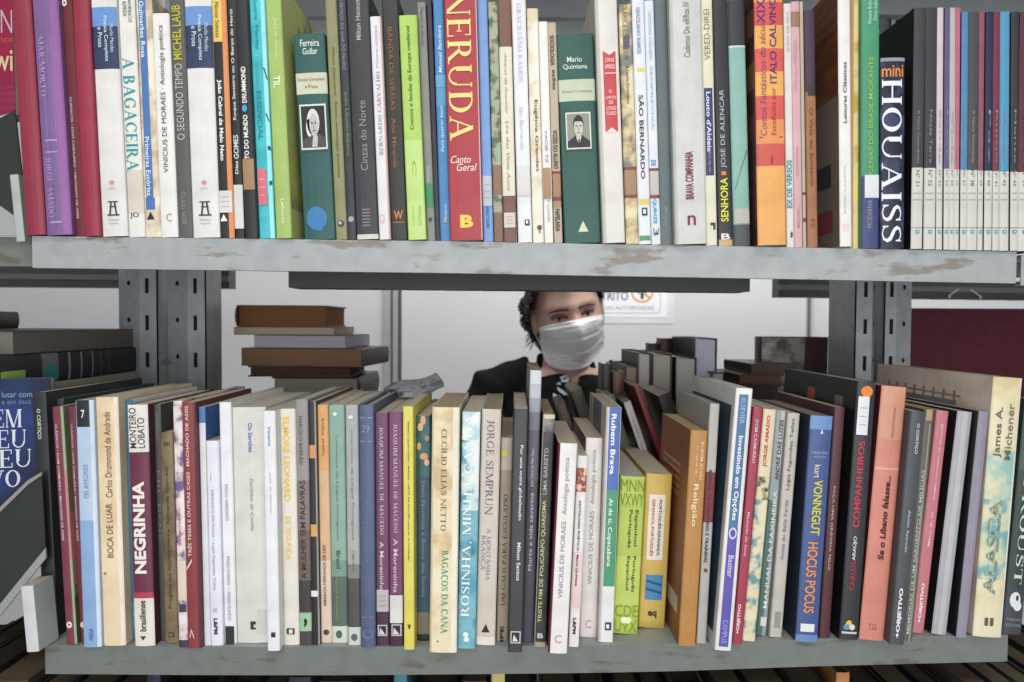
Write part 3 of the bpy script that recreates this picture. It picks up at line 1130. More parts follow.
# big blue cover at the left edge
P0, P1 = unp(-70, 388, .032), unp(50.5, 378, .058)
Wd = (Vector((P1.x, P1.y, 0)) - Vector((P0.x, P0.y, 0))).length
zbase = CAMZ - .2398
Hh = P1.z - zbase
blue_m = mottled('#0d1a3c', '#16306e', '#122450', 9, rough=.6)
rt = empty('book', 'large blue book with big white serif capitals facing out at the left edge', 'book', None)
bb = MB()
bb.box(0, Wd, 0, .0006, 0, Hh, blue_m)
bb.box(0, Wd, .0094, .01, 0, Hh, blue_m)
bb.box(0, .0006, .0007, .0093, 0, Hh, blue_m)
bb.build('cover', rt)
bb = MB()
bb.box(.0008, Wd - .0003, .0008, .0092, .0004, Hh - .0004, pages_mat('#cfcabc'))
bb.build('page_block', rt)
tb = MB()
def cover_text(t, x0, x1, z0, z1, c, bold=0.0):
    g, fs, lf = serif(t) if bold == 'S' else glyphs(t, bold) + (None,)
    n = len(tb.v)
    for ig, (gx, gy) in enumerate(g):
        tb.v.append((x0 + (x1 - x0) * gx, -.0004 - (lf[ig] * .00001 if lf else 0), z0 + (z1 - z0) * gy))
    k = tb.slot(flat(c))
    for f in fs:
        tb.f.append(tuple(n + i for i in f)); tb.m.append(k)
sc_ = Wd / 120.5
def cx(p): return (p + 70) * sc_
def cz(y): return Hh - (y - 381) * sc_
cover_text('EM', cx(-8), cx(20.5), cz(438), cz(417), '#cdd3dc', 'S')
cover_text('MEU', cx(-26), cx(24.5), cz(462), cz(441), '#cdd3dc', 'S')
cover_text('TEU', cx(-20), cx(29.5), cz(485), cz(464), '#cdd3dc', 'S')
cover_text('NOVO', cx(-50), cx(18), cz(508), cz(488), '#cdd3dc', 'S')
cover_text('de lutar com sua', cx(-10), cx(45), cz(403), cz(396), '#7d93b5')
cover_text('vida e em seus dias', cx(-14), cx(44), cz(411), cz(405), '#5f7aa3')
tb.build('cover_lettering', rt)
rt.location = (P0.x, P0.y, zbase)
rt.rotation_euler = (0, 0, math.atan2(P1.y - P0.y, P1.x - P0.x))

# maroon cover above, far upper left
rt = empty('book', 'maroon book with pale letters on its tilted cover at the top left corner', 'book', None)
tb = MB()
Pm = [unp(-70, -40, .03), unp(11, -40, .03), unp(16, 111, .03), unp(-70, 136, .03)]
O = Pm[3]
mm = mottled('#6b1230', '#8a1f40', '#7a1838', 10)
bb = MB()
def ext(P, y0, y1, m, b):
    b.poly([(p.x, y0, p.z) for p in P], m); b.poly([(p.x, y1, p.z) for p in P[::-1]], m)
    for i in range(len(P)):
        p, q_ = P[i], P[(i + 1) % len(P)]
        b.poly([(q_.x, y0, q_.z), (p.x, y0, p.z), (p.x, y1, p.z), (q_.x, y1, q_.z)], m)
ext(Pm, .0295, .0301, mm, bb)
bb.build('cover', rt)
bb = MB()
Pp = [Vector((p.x, 0, p.z - .003)) for p in Pm]
ext(Pp, .0303, .047, pages_mat('#c9c4ba'), bb)
bb.build('page_block', rt)
def cov(t, x0, x1, y0, y1, c, bold=0.0):
    g, fs = glyphs(t, bold)
    n = len(tb.v)
    a_, b_ = unp(x0, y1, .029), unp(x1, y0, .029)
    for gx, gy in g:
        tb.v.append((a_.x + (b_.x - a_.x) * gx, .029, a_.z + (b_.z - a_.z) * gy))
    k = tb.slot(flat(c))
    for f in fs:
        tb.f.append(tuple(n + i for i in f)); tb.m.append(k)
cov('N', 1, 12, 10, 33, '#b9a0ac', -.01)
cov('wi', -6, 12.5, 50, 71, '#c9b58f', .01)
cov('romance', -24, 13, 38, 42, '#a8603c')
for i in range(4):
    cov('a história de uma vida', -40, 14 + i, 84 + i * 7, 88 + i * 7, '#8c4a62')
tb.build('cover_lettering', rt)

# small pale books at the two shelf ends
p0 = unp(25, 642, -.012)
r = make_book('book', .0125, .064 + (unp(25, 585, -.012).z - unp(25, 642, -.012).z) - .06, .11, '#cfd0d2', rc='#b3bdb5', hard=False)
hw = unp(24, 586, -.014).z - zl(-.45)
bpy.data.objects.remove(r.children[0]); bpy.data.objects.remove(r.children[0]); bpy.data.objects.remove(r)
r = make_book('book', .0118, hw, .026, '#c9c9cc', rc='#aebbb2', hard=False)
pb0 = unp(32.5, 644, -.014)
r.matrix_world = Matrix.Translation((pb0.x, -.014, zl(-.45) + .0004)) @ Matrix.Rotation(math.radians(-4.5), 4, 'Y') @ Matrix.Rotation(math.radians(-3), 4, 'Z')
tag(r, 'small white book overhanging the left end of the lower shelf', 'book', None)
h2 = unp(18, 168, .016).z - zu(-.46) - .004
r = make_book('book', .008, h2, .10, '#a9b0ac', rc='#97a39b', hard=False)
pb1 = unp(20.5, 240, .002)
r.matrix_world = Matrix.Translation((pb1.x, .002, zu(-.46) - .005)) @ Matrix.Rotation(math.radians(-5), 4, 'Y')
tag(r, 'small pale grey book beside the crimson one at the upper left end', 'book', None)

# leaning books behind the front row, seen through the gap in the middle
G = 'books leaning behind the front row in the middle gap'
def leaner(pxb, pyb, pxt, pyt, Y, T, D, col, label, **kw):
    b_, t_ = unp(pxb, pyb, Y), unp(pxt, pyt, Y)
    zb_ = zl(b_.x) + .0005
    s = (t_.x - b_.x) / (t_.z - b_.z)
    x0 = b_.x + s * (zb_ - b_.z)
    ang = math.atan2(t_.x - x0, t_.z - zb_)
    H = (t_.z - zb_) / math.cos(ang)
    r = make_book('book', T, H, D, col, **kw)
    r.matrix_world = Matrix.Translation((x0, Y, zb_ + .0025 + T / 2 * abs(math.sin(ang)))) @ Matrix.Rotation(ang, 4, 'Y')
    tag(r, label, 'book', G)
leaner(639, 440, 627, 405, .165, .0085, .1, '#c3bfb4', 'leaning book with a white spine and blurred lettering in the middle gap', text=[('coleção vaga', .70, .92, .3, .6, 'd', '#6d6a72')], lc='#5d645c')
leaner(653, 434, 637, 389, .17, .007, .1, '#7c1c20', 'leaning red book right of the white spined leaner')
leaner(622, 440, 610, 400, .17, .011, .1, '#5d6159', 'leaning dark grey green book left of the white spined leaner')
leaner(592, 440, 576, 394, .17, .014, .1, '#544d45', 'leaning taupe book below the person, behind the short white ones')
leaner(572, 440, 561, 408, .162, .010, .1, '#7c6a52', 'leaning tan book below the person, behind the short white ones', pages='#a0927c')
leaner(676, 434, 664, 398, .178, .016, .1, '#3c352f', 'leaning dark brown book right of the red leaner')
# dark brown standing ones
for (x0, x1, yt, Y, col, lab) in [(602, 611.5, 364, .25, '#2f2a26', 'black brown spine standing behind the tall blue and green panelled book'), (613, 624, 372, .24, '#6a4a34', 'bronze brown rounded spine standing in the middle gap')]:
    T_ = unp(x1, yt, Y).x - unp(x0, yt, Y).x
    xm = unp(x0, yt, Y).x
    H_ = unp(x0, yt, Y).z - zl(xm)
    r = make_book('book', T_, H_, .04, col, hard=True)
    place(r, 'S', (xm, Y, zl(xm) + .0004), T_, H_, .04)
    tag(r, lab, 'book', G)
# loose sheets above the yellow and purple books
ls = empty('magazine', 'silver grey crumpled magazine lying across the tops behind the yellow book', 'magazine')
m = MB()
q4 = [unp(384, 388, .16), unp(436, 371.5, .16), unp(444, 386, .11), unp(404, 396, .11)]
base_z = None
n = 12
pm_ = mottled('#8f9092', '#55565a', '#a9aaac', 70)
g_ = []
for i in range(n + 1):
    for j in range(5):
        u, v = i / n, j / 4
        p = q4[0].lerp(q4[1], u).lerp(q4[3].lerp(q4[2], u), v)
        g_.append(p + Vector((0, 0, .003 * math.sin(u * 6 + v * 2))))
nn_ = len(g_)
fs_ = []
for i in range(n):
    for j in range(4):
        a_ = i * 5 + j
        fs_.append((a_, a_ + 5, a_ + 6, a_ + 1))
        fs_.append((a_ + nn_, a_ + 1 + nn_, a_ + 6 + nn_, a_ + 5 + nn_))
V_ = [tuple(p) for p in g_] + [(p.x, p.y, p.z - .004) for p in g_]
edge = [i * 5 for i in range(n + 1)] + [n * 5 + j for j in range(1, 5)] + [i * 5 + 4 for i in range(n - 1, -1, -1)] + [j for j in range(3, 0, -1)]
for a_, b_ in zip(edge, edge[1:] + edge[:1]):
    fs_.append((a_, b_, b_ + nn_, a_ + nn_))
mesh_obj('cover', V_, fs_, pm_, ls)

# bottom row: only the tops show under the lower shelf
G = 'books on the bottom shelf, only their tops showing'
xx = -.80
cols_ = ['#3a2c26', '#2a2624', '#4a3a30', '#2f2a2c', '#5a4a3c', '#33302c', '#26303a', '#3f2f2a']  # cover and page colours darkened for the shade under the lower shelf
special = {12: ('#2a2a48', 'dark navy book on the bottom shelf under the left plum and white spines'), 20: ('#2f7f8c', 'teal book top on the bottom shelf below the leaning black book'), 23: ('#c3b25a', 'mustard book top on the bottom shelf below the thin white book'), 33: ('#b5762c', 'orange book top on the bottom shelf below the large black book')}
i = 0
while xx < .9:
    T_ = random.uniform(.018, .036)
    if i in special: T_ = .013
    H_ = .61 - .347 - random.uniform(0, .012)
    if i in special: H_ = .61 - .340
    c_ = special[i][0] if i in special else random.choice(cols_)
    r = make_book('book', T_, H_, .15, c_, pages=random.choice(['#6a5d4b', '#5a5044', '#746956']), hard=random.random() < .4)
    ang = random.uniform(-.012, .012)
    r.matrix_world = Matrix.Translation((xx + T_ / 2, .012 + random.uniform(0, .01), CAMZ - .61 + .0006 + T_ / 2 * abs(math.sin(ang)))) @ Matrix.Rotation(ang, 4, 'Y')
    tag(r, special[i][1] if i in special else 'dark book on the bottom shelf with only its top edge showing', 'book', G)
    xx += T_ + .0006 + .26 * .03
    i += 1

# ------------------------------------------------------------------ upper row
def portrait_part(y0, y1, w0, w1, bgc, skin, hair, suit, old=False):
    def fn(root, T, H, V):
        mb = MB()
        hT = T / 2
        yy = -0.0034
        a, b = V(y1) * H, V(y0) * H
        x0, x1 = -hT + w0 * T, -hT + w1 * T
        def P(u, v, k): return (x0 + (x1 - x0) * u, yy - 0.0002 * k, a + (b - a) * v)
        mb.box(x0, x1, yy, -0.0006, a, b, flat('#d9d8cf'))
        def poly(pts, c, k): mb.poly([P(u, v, k) for u, v in pts], flat(c))
        poly([(.05, .04), (.95, .04), (.95, .96), (.05, .96)], bgc, 1)
        if old:
            poly([(.05, .04), (.95, .04), (.95, .22), (.72, .34), (.4, .3), (.05, .2)], suit, 2)
            poly(circ(.5, .60, .24, .30), hair, 3)
            poly(circ(.34, .48, .12, .20), hair, 3)
            poly(circ(.52, .55, .17, .24), skin, 4)
            poly([(.42, .05), (.62, .05), (.66, .26), (.60, .36), (.48, .30)], skin, 5)
            poly(circ(.46, .58, .035, .02), '#3a3634', 6); poly(circ(.59, .58, .035, .02), '#3a3634', 6)
            poly([(.52, .56), (.55, .46), (.50, .46)], '#8d8884', 6)
            poly([(.46, .40), (.59, .40), (.58, .42), (.47, .42)], '#5c5754', 6)
        else:
            poly([(.05, .04), (.95, .04), (.95, .20), (.66, .36), (.36, .36), (.05, .20)], suit, 2)
            poly([(.40, .34), (.60, .34), (.50, .08)], '#e6e4dc', 3)
            poly([(.47, .28), (.54, .28), (.52, .06), (.48, .06)], '#2a2a2c', 4)
            poly([(.40, .30), (.60, .30), (.60, .46), (.40, .46)], skin, 4)
            poly(circ(.5, .66, .205, .26), hair, 5)
            poly(circ(.5, .58, .185, .25), skin, 6)
            poly(circ(.42, .62, .045, .018), '#38342f', 7); poly(circ(.58, .62, .045, .018), '#38342f', 7)
            poly([(.485, .60), (.53, .49), (.47, .49)], '#8c867c', 7)
            poly([(.42, .42), (.58, .42), (.56, .44), (.44, .44)], '#55504a', 7)
            poly([(.31, .74), (.69, .74), (.64, .86), (.36, .86)], hair, 7)
        mb.build('portrait_photo', root)
    return fn


AN = lambda: [([(.34, 215), (.40, 215), (.46, 203), (.40, 203)], '#3a3c42'), ([(.60, 215), (.66, 215), (.60, 203), (.54, 203)], '#3a3c42'),
              ([(.26, 216.5), (.74, 216.5), (.74, 215), (.26, 215)], '#3a3c42'), ([(.30, 203), (.70, 203), (.70, 201.8), (.30, 201.8)], '#3a3c42'),
              ([(.36, 208), (.64, 208), (.64, 206.8), (.36, 206.8)], '#3a3c42'), (circ(.5, 183, .09, 2.2), '#cf8a84')]
UR = [
 dict(p=(26.4, 46, 234, 11, 31, 0), H=.236, c='#93203c', hard=True, l='plain crimson book at the far left end of the upper shelf', set=-.004),
 dict(p=(48.4, 74.3, 235, 32.5, 59, 0), H=.232, c='#7a5a93', hard=True, set=-.004, l='thick purple book with framed pale lettering on the upper shelf',
      bands=[(2, 234, '#93549e', .70, 1), (36, 228, '#8f74a6', .30, .33), (36, 228, '#8f74a6', .66, .69), (140, 142, '#a48fba', .2, .68), (152, 153.5, '#a48fba', .2, .68), (222, 224, '#a48fba', .2, .68)],
      text=[('MAR MORTO', 38, 97, .18, .42, 'd', '#a894bd', 'S'), ('JORGE AMADO', 158, 218, .18, .44, 'd', '#a894bd', 'S')]),
 dict(p=(75.6, 83, 236, 59, 72.5, 0), H=.228, c='#6b1f2b', set=.001, l='thin dark maroon classics book with white disc, right of the purple book',
      text=[('CLÁSSICOS / DOM CASMURRO / MACHADO DE ASSIS', 97, 219, .28, .55, 'd', '#d8c3c0')], art=[(circ(.34, 3.5, .25, 3.6), '#d6c6c4'), (circ(.34, 3.5, .09, 1.3), '#6b1f2b')]),
 dict(p=(83, 102, 236, 73, 88, 0), H=.236, c='#9a1e3c', hard=True, set=-.003, l='glossy crimson hardback between the thin maroon book and a white one'),
 dict(p=(103.8, 128.4, 236, 90, 117, 0), H=.234, c='#d8d6d2', l='white volume with blue and navy head band, left one of two alike', bands=[(8, 27, '#5d8fcf'), (27, 69.5, '#2e3a5c')],
      text=[('Poesia Completa', 17, 62, .46, .64, 'd', '#d9e2f2'), ('e Prosa', 28, 48, .24, .42, 'd', '#d9e2f2'), ('Murilo Mendes', 25, 53, .72, .86, 'd', '#b9c8e2'), ('NOVA', 188, 190, .36, .62, 'h', '#a9a29c'), ('Editora', 219, 221.5, .3, .7, 'h', '#a9a29c'), ('Aguilar', 223, 225.5, .3, .7, 'h', '#a9a29c')], art=AN()),
 dict(p=(129, 145, 236.5, 117.5, 134.8, 0), H=.225, c='#dcdbd3', l='white book with large teal serif lettering on the upper shelf', bands=[(170, 214, '#cfc6b3')],
      text=[('A BAGACEIRA', 58, 171, .12, .82, 'd', '#1c8f98', 'S'), ('AMÉRICO', 0, 23, .62, .86, 'd', '#3d4a4c'), ('ALMEIDA', 2, 17, .3, .54, 'd', '#3d4a4c'), ('JO', 213, 219, .15, .7, 'h', '#3c3c3c')]),
 dict(p=(145.7, 161, 237, 135, 152.3, 0), H=.222, c='#cdbfa6', material=mottled('#e2d9c6', '#b7a489', '#cfc1a9', 45), l='cream marbled book with a blue brush stripe down its spine',
      bands=[(0, 205, '#3f73b5', .16, .62), (198, 210, '#3f73b5', .10, .70)],
      text=[('Guimarães Rosa', 2, 58, .24, .52, 'd', '#dfe8f4', .01), ('Primeiras Estórias', 137, 196, .24, .52, 'd', '#dfe8f4', .01)], art=[([(.15, 220), (.65, 220), (.40, 212)], '#332c2a')]),
 dict(p=(161.5, 178.6, 237, 152.5, 170, 14), c='#e0dfdb', pages='#d8cfbf', l='short white book with handwritten style lettering, beside a grey spine on the upper shelf',
      text=[('VINICIUS DE MORAES · Antologia poética', 26, 173, .34, .70, 'u', '#4b4a4c'), ('C', 214, 222, .38, .72, 'h', '#c9837d')]),
 dict(p=(179, 193.4, 237, 168, 183.4, 0), H=.23, c='#5a5855', l='dark grey book with lime and pale sketchy capitals',
      text=[('MICHEL LAUB', 6, 60, .15, .75, 'u', '#b7b733', .01), ('O SEGUNDO TEMPO', 64, 140, .2, .72, 'u', '#b9b7b2'), ('BOM TEXTO', 192, 224, .3, .6, 'u', '#96938e')]),
 dict(p=(194, 220.6, 237, 183.6, 212, 0), H=.234, c='#dad8d4', l='white volume with blue and navy head band, right one of two alike', bands=[(7, 26, '#5d8fcf'), (26, 68.5, '#2e3a5c')],
      text=[('Poesia Completa', 16, 61, .46, .64, 'd', '#d9e2f2'), ('e Prosa', 27, 47, .24, .42, 'd', '#d9e2f2'), ('Murilo Mendes', 24, 52, .72, .86, 'd', '#b9c8e2'), ('NOVA', 188, 190, .36, .62, 'h', '#a9a29c'), ('Editora', 219, 221.5, .3, .7, 'h', '#a9a29c'), ('Aguilar', 223, 225.5, .3, .7, 'h', '#a9a29c')], art=AN()),
 dict(p=(221, 234.6, 237.5, 212, 227.8, 0), H=.222, c='#2c2a2c', l='black book with a yellow head and an orange right edge', bands=[(0, 42, '#e0c23a', 0, .66), (0, 237, '#e0853c', .66, 1)],
      text=[('Novas Seletas', 3, 38, .2, .5, 'd', '#6d5a1a'), ('João Cabral de Melo Neto', 80, 161, .16, .52, 'd', '#eeeae4', .025)], stk=[(191, 213, 0, .95, '#d8d2cc', '#b9aca6')],
      art=[([(.06, 221.5), (.58, 221.5), (.32, 214.5)], '#eeeae4')]),
 dict(p=(234.8, 244, 238, 226, 236, 0), H=.228, c='#262628', l='black book with large white author capitals and a long pale sticker at its foot',
      text=[('Roque Santeiro ou O Berço do Herói', 10, 120, .28, .68, 'u', '#dcdad6', .012), ('Dias', 161, 174, .3, .62, 'u', '#dcdad6', .02), ('GOMES', 135, 159, .2, .72, 'u', '#dcdad6', .015)], stk=[(185, 229, 0, 1, '#d3d2cd')]),
 dict(p=(244.3, 259.4, 237.5, 236.3, 247.3, 0), H=.226, c='#27282c', l='black book with white block capitals, a blue dot and a brown paper label', set=-.002,
      text=[('DRUMMOND', 67, 103, .25, .62, 'u', '#e4e2de', .03), ('ETO DO MUNDO', 115, 162, .25, .62, 'u', '#e4e2de', .03)], stk=[(159, 190, .05, .95, '#a27b54')], art=[(circ(.42, 108.5, .2, 3.6), '#4b9fc9')]),
 dict(p=(260, 275.4, 238, 247.3, 265, 0), H=.23, c='#45b3bb', material=mottled('#4fc0c6', '#3aa3ad', None, 30), l='turquoise book with a pink paper label near its foot',
      bands=[(0, 237, '#8adfe6', .70, .96)], text=[('Luana  Marley', 0, 50, .25, .52, 'd', '#19808c'), ('FERNANDO', 62, 90, .2, .4, 'd', '#55a6b4'), ('ESSENCIAL', 91, 140, .22, .52, 'd', '#1c8a95', .01)], stk=[(169, 205, .08, .6, '#e2606d', '#f0a0a4')],
      art=[([(.70, 68), (.78, 68), (.96, 80), (.90, 80)], '#24494e'), ([(.72, 114), (.80, 114), (.96, 122), (.9, 122)], '#24494e'), ([(.78, 146), (.96, 147), (.96, 151), (.78, 150)], '#24494e'), ([(.78, 182), (.96, 181), (.96, 185), (.78, 186)], '#24494e')]),
 dict(p=(276.4, 292, 238.5, 265, 281.4, 0), H=.236, set=-.004, c='#9bbb52', rc=mottled('#c5cc72', '#6f6a80', '#b5bd62', 26), rdec=[(.0, .35, .36, 1, '#c3ca6c'), (0, .35, .0, .12, '#c5cb6e')], l='light green book whose pale green cover flares open, next to a dark green portrait spine',
      text=[('José de Alencar', 18, 60, .45, .72, 'd', '#d5e2a4', 0, .3), ('TIL', 76, 88, .3, .72, 'd', '#e4eccb', .02), ('Lafonte', 199, 224, .42, .66, 'd', '#d9e5b0', .01)]),
 dict(p=(304.5, 336.2, 239, 292.5, 325.2, 35), c='#1f5a55', set=.006, hard=False, l='dark green poetry volume with portrait photo and blue disc, left of the olive spine', bands=[(74, 95, '#c6c7ab')],
      text=[('Ferreira', 41, 48, .22, .82, 'h', '#d3ddd2', .01), ('Gullar', 49.5, 56, .28, .76, 'h', '#d3ddd2', .01), ('Poesia Completa', 79, 83, .08, .92, 'h', '#8d5a48'), ('e Prosa', 86, 89.5, .3, .7, 'h', '#8d5a48')],
      portrait=portrait_part(106, 151, .1, .93, '#2c2b2d', '#b9b4b0', '#d2d0cf', '#4d4b4c', True), art=[(circ(.44, 219.5, .33, 12, 20), '#3c7bab'), ([(.44, 232), (.62, 232), (.58, 228)], '#3c7bab')]),
 dict(p=(336.3, 347.6, 239, 324.8, 336.6, 0), H=.224, c='#8a8a58', l='olive book with dark brown lettering, between the green portrait spine and a black one',
      text=[('Mário Quintana', 48, 96, .38, .66, 'd', '#5a5236'), ('Nova antologia poética', 102, 178, .38, .66, 'd', '#5a5236', .008)], art=[(circ(.5, 224, .3, 3.4), '#43474a'), (circ(.44, 223.4, .14, 1.6), '#b7bcc0')]),
 dict(p=(347.8, 356.6, 239, 337, 346, 0), H=.222, c='#35363f', l='narrow blue black book with pale ornate capitals and a silver disc', text=[('O FEITIÇO DA ILHA DO PAVÃO', 0, 70, .2, .75, 'd', '#8d93a8'), ('João Ubaldo Ribeiro', 92, 156, .3, .7, 'd', '#8a8f5e')], art=[(circ(.5, 219.5, .32, 3), '#9ba0a6')]),
 dict(p=(356.8, 379.2, 239, 346, 369.2, 0), H=.228, c='#38383c', hard=False, set=-.002, l='wide charcoal book with small grey serif title and barcode block',
      text=[('Milton Hatoum', 0, 41, .38, .60, 'u', '#b4b3b4', .005), ('Cinzas do Norte', 101, 171, .34, .66, 'u', '#8f8e90')], bands=[(235, 238.5, '#cfcac2', .02, .98)],
      art=[([(.3, 227 - i * 3.2), (.66, 227 - i * 3.2), (.66, 225.4 - i * 3.2), (.3, 225.4 - i * 3.2)], '#77777c') for i in range(6)]),
 dict(p=(379.3, 391, 239, 370, 381, 17), c='#dcd8dc', set=-.004, l='short white book with grey blue capitals standing between charcoal spines', bands=[(18, 238, '#dba999', .86, 1)],
      text=[('BERNARDO CARVALHO', 72, 155, .34, .68, 'u', '#7d8aa3', 'S'), ('Nove noites', 26, 68, .34, .6, 'u', '#a5a9b5')], art=[(circ(.32, 219, .24, 4.6), '#dcb3b4'), (circ(.32, 219, .12, 2.4), '#dcd8dc')]),
 dict(p=(392, 407.6, 239, 381, 398.6, 0), H=.224, c='#2f322e', l='very dark green book with rusty orange lettering and an orange emblem',
      text=[('BANDA DE SEREIAS · Ana Miranda', 28, 168, .3, .58, 'd', '#8a5a3c', .01), ('W', 211, 220, .2, .78, 'h', '#c9803c', .02)], art=[([(.15, 222), (.8, 222), (.8, 223.5), (.15, 223.5)], '#8a6a42')]),
 dict(p=(408.6, 427.6, 239.5, 398.9, 416.6, 16), c='#a5cc45', set=-.004, bands=[(140, 238, '#b8d96e')], l='lime green short book between dark spines on the upper shelf',
      text=[('Contos e lendas da Europa medieval', 27, 130, .36, .64, 'u', '#3c5a22', .004), ('C', 161, 176, .4, .62, 'd', '#8aa852'), ('EDITORA', 206, 226, .62, .8, 'u', '#95b35a'), ('scipione', 206, 226, .3, .42, 'u', '#95b35a')]),
 dict(p=(427.8, 436.2, 239.5, 417, 425.4, 0), H=.22, c='#83837c', l='narrow grey book with a green label near its foot', text=[('Manuel de Barros', 8, 46, .3, .7, 'd', '#65655f'), ('GRANDES', 166, 183, .3, .62, 'd', '#c5c5bd')], stk=[(184, 207, .02, .98, '#2c8d5b')], art=[([(.3, 222), (.7, 222), (.7, 218), (.3, 218)], '#4a4542')]),
 dict(p=(436.3, 439.4, 239.5, 425.6, 432.3, 0), H=.226, c='#2f2a3a', l='very thin dark violet book beside the bright blue one'),
 dict(p=(439.5, 449.5, 239.5, 432.4, 443.8, 0), H=.23, c='#3583bd', bands=[(75, 87, '#5aa3cf'), (88, 106, '#4a96c8')], l='bright blue slim book left of the big red volume',
      text=[('Manuel Bandeira', 26, 73, .34, .70, 'u', '#cfe3f2', .005, .2), ('Para querer bem', 106, 152, .34, .70, 'u', '#cfe3f2', .005, .2), ('Moderna', 204, 222, .45, .7, 'u', '#cfe0ee')], art=[(circ(.5, 221.5, .18, 1.6), '#c58a52')]),
 dict(p=(449.7, 483.6, 240, 443.9, 476.4, 0), H=.236, set=-.006, c='#b02c36', l='wide red volume with giant cream capitals down its spine', bands=[(0, 239, '#e0b9b0', .965, 1)], hard=False,
      text=[('NERUDA', -8, 141, .08, .80, 'd', '#ecd486', 'S'), ('Canto', 156, 163.5, .08, .70, 'h', '#efe3dc', 0, .3), ('Geral', 164, 171.5, .26, .88, 'h', '#efe3dc', 0, .3), ('B', 215.5, 228.5, .32, .72, 'h', '#e8c85a', .05)]),
 dict(p=(483.8, 493.4, 240, 476.6, 487.4, 0), H=.222, c='#6f99d6', l='pale blue slim book with a grey label, right of the big red volume', stk=[(176, 206, .02, .98, '#b9bfc9', '#9aa3b2')],
      text=[('EDIÇÕES', 207, 228, .3, .66, 'u', '#1d4a8c', .02)]),
 dict(p=(494, 503.6, 240, 488, 497.2, 0), H=.22, c='#6f8a70', material=mottled('#8fae98', '#52705a', '#a89a80', 90), bands=[(165, 195, '#8c6a4a'), (213, 240, '#7d6448')], l='slim book with green leaf pattern and brown taped bands'),
 dict(p=(503.8, 516.6, 240, 497.6, 511, 0), H=.223, c='#7c5248', bands=[(47, 196, '#dcd6bd')], l='brown and cream book with italic green grey title', stk=[(213, 228, .05, .95, '#d3c5b8', '#b7a699')],
      text=[('Álvares de Azevedo', 53, 113, .38, .64, 'd', '#8a8d75', 0, .25), ('Lira dos Vinte Anos', 121, 191, .38, .64, 'd', '#8a8d75', 0, .25)]),
 dict(p=(518, 532.6, 240.5, 511.2, 525.6, 0), H=.23, c='#dfe0e2', l='white book with pale grey blue author capitals, left of the cream short book', stk=[(166, 196, .02, .98, '#d3d2cd')],
      text=[('GRACILIANO RAMOS', 4, 82, .34, .66, 'd', '#b3bed2', 'S'), ('São Bernardo', 106, 150, .34, .62, 'd', '#b3bed2', 0, .2)], art=[([(.5, 226), (.85, 226), (.85, 220), (.5, 220)], '#3b3f48'), ([(.58, 224), (.74, 224), (.74, 221), (.58, 221)], '#dfe0e2')]),
 dict(p=(533, 544.2, 240.5, 527, 538.6, 9), c='#ded8c8', material=mottled('#e2ddcf', '#d2c4a4', '#ded8c8', 40), l='short cream book with black title letters, tallest of three short ones',
      text=[('Eugênia Grandet', 100, 172, .38, .74, 'd', '#3c3a36', .006)], art=[(circ(.62, 228, .22, 2.6), '#55524c'), ([(.58, 230), (.68, 230), (.68, 234), (.58, 234)], '#55524c')]),
 dict(p=(544.3, 553.8, 241, 538.8, 547.2, 22), c='#e4e2da', l='short white book with blue grey sketchy letters and brown tape', stk=[(168, 199, .05, .9, '#ad825a')],
      text=[('VACIR TZ  V', 130, 172, .34, .66, 'd', '#7f8b98', .01), ('P CHARI', 200, 222, .4, .7, 'd', '#8fa3b8', .01)]),
 dict(p=(554, 563, 241, 547.3, 555.4, 23), c='#b9a78d', l='short tan book with rough black lettering, left of the dark green portrait spine', bands=[(171, 174, '#8c3436'), (174, 197, '#a17d59'), (197, 201, '#8c3436'), (201, 208, '#a8875e')],
      text=[('SOCIOLOGIA', 36, 66, .2, .7, 'd', '#36302a', .02), ('ações', 70, 90, .3, .75, 'd', '#36302a', .02), ('VOZES DO ALUNO', 130, 169, .2, .75, 'd', '#36302a', .025), ('PAPELARIA', 209, 232, .2, .75, 'd', '#36302a', .025)]),
 dict(p=(563.8, 602, 241.5, 556, 593, 35), c='#24594f', set=.002, l='dark green poetry volume with portrait photo and white triangle, beside a red ribbon spine', bands=[(80.5, 102, '#bcc7a8')],
      text=[('Mario', 58, 63.5, .26, .66, 'h', '#d3ddd2', .008), ('Quintana', 65.5, 71, .14, .80, 'h', '#d3ddd2', .008), ('Poesia Completa', 91, 94.5, .1, .92, 'h', '#8a8a6c')],
      portrait=portrait_part(114, 150.5, .15, .83, '#8b9084', '#c4beb0', '#343230', '#36343a'), art=[([(.38, 233), (.66, 233), (.52, 222)], '#ccd3b0')]),
 dict(p=(602.2, 626, 242, 594.6, 616.4, 0), H=.235, set=-.006, c='#d9d4cc', lc='#c9c4bb', l='off-white book with a red ribbon shaped title panel', hard=False, bands=[(0, 242, '#bdb8ac', 0, .16), (52, 132, '#c93a3c', .28, .86)],
      art=[([(.28, 51.5), (.86, 51.5), (.57, 56)], '#d9d4cc'), ([(.28, 133), (.86, 133), (.57, 128)], '#d9d4cc'), ([(.34, 74.2), (.82, 74.2), (.82, 73.4), (.34, 73.4)], '#efe4de')],
      text=[('JORGE', 59, 63.5, .38, .78, 'h', '#efe4de'), ('AMADO', 65, 69.5, .36, .80, 'h', '#efe4de'), ('O', 90, 93.5, .5, .62, 'h', '#efe4de'), ('CAPITÃO', 96, 99.5, .34, .82, 'h', '#efe4de'), ('DE', 101, 104.5, .48, .66, 'h', '#efe4de'), ('LONGO', 107, 110.5, .36, .80, 'h', '#efe4de'), ('CURSO', 112, 115.5, .36, .80, 'h', '#efe4de')]),
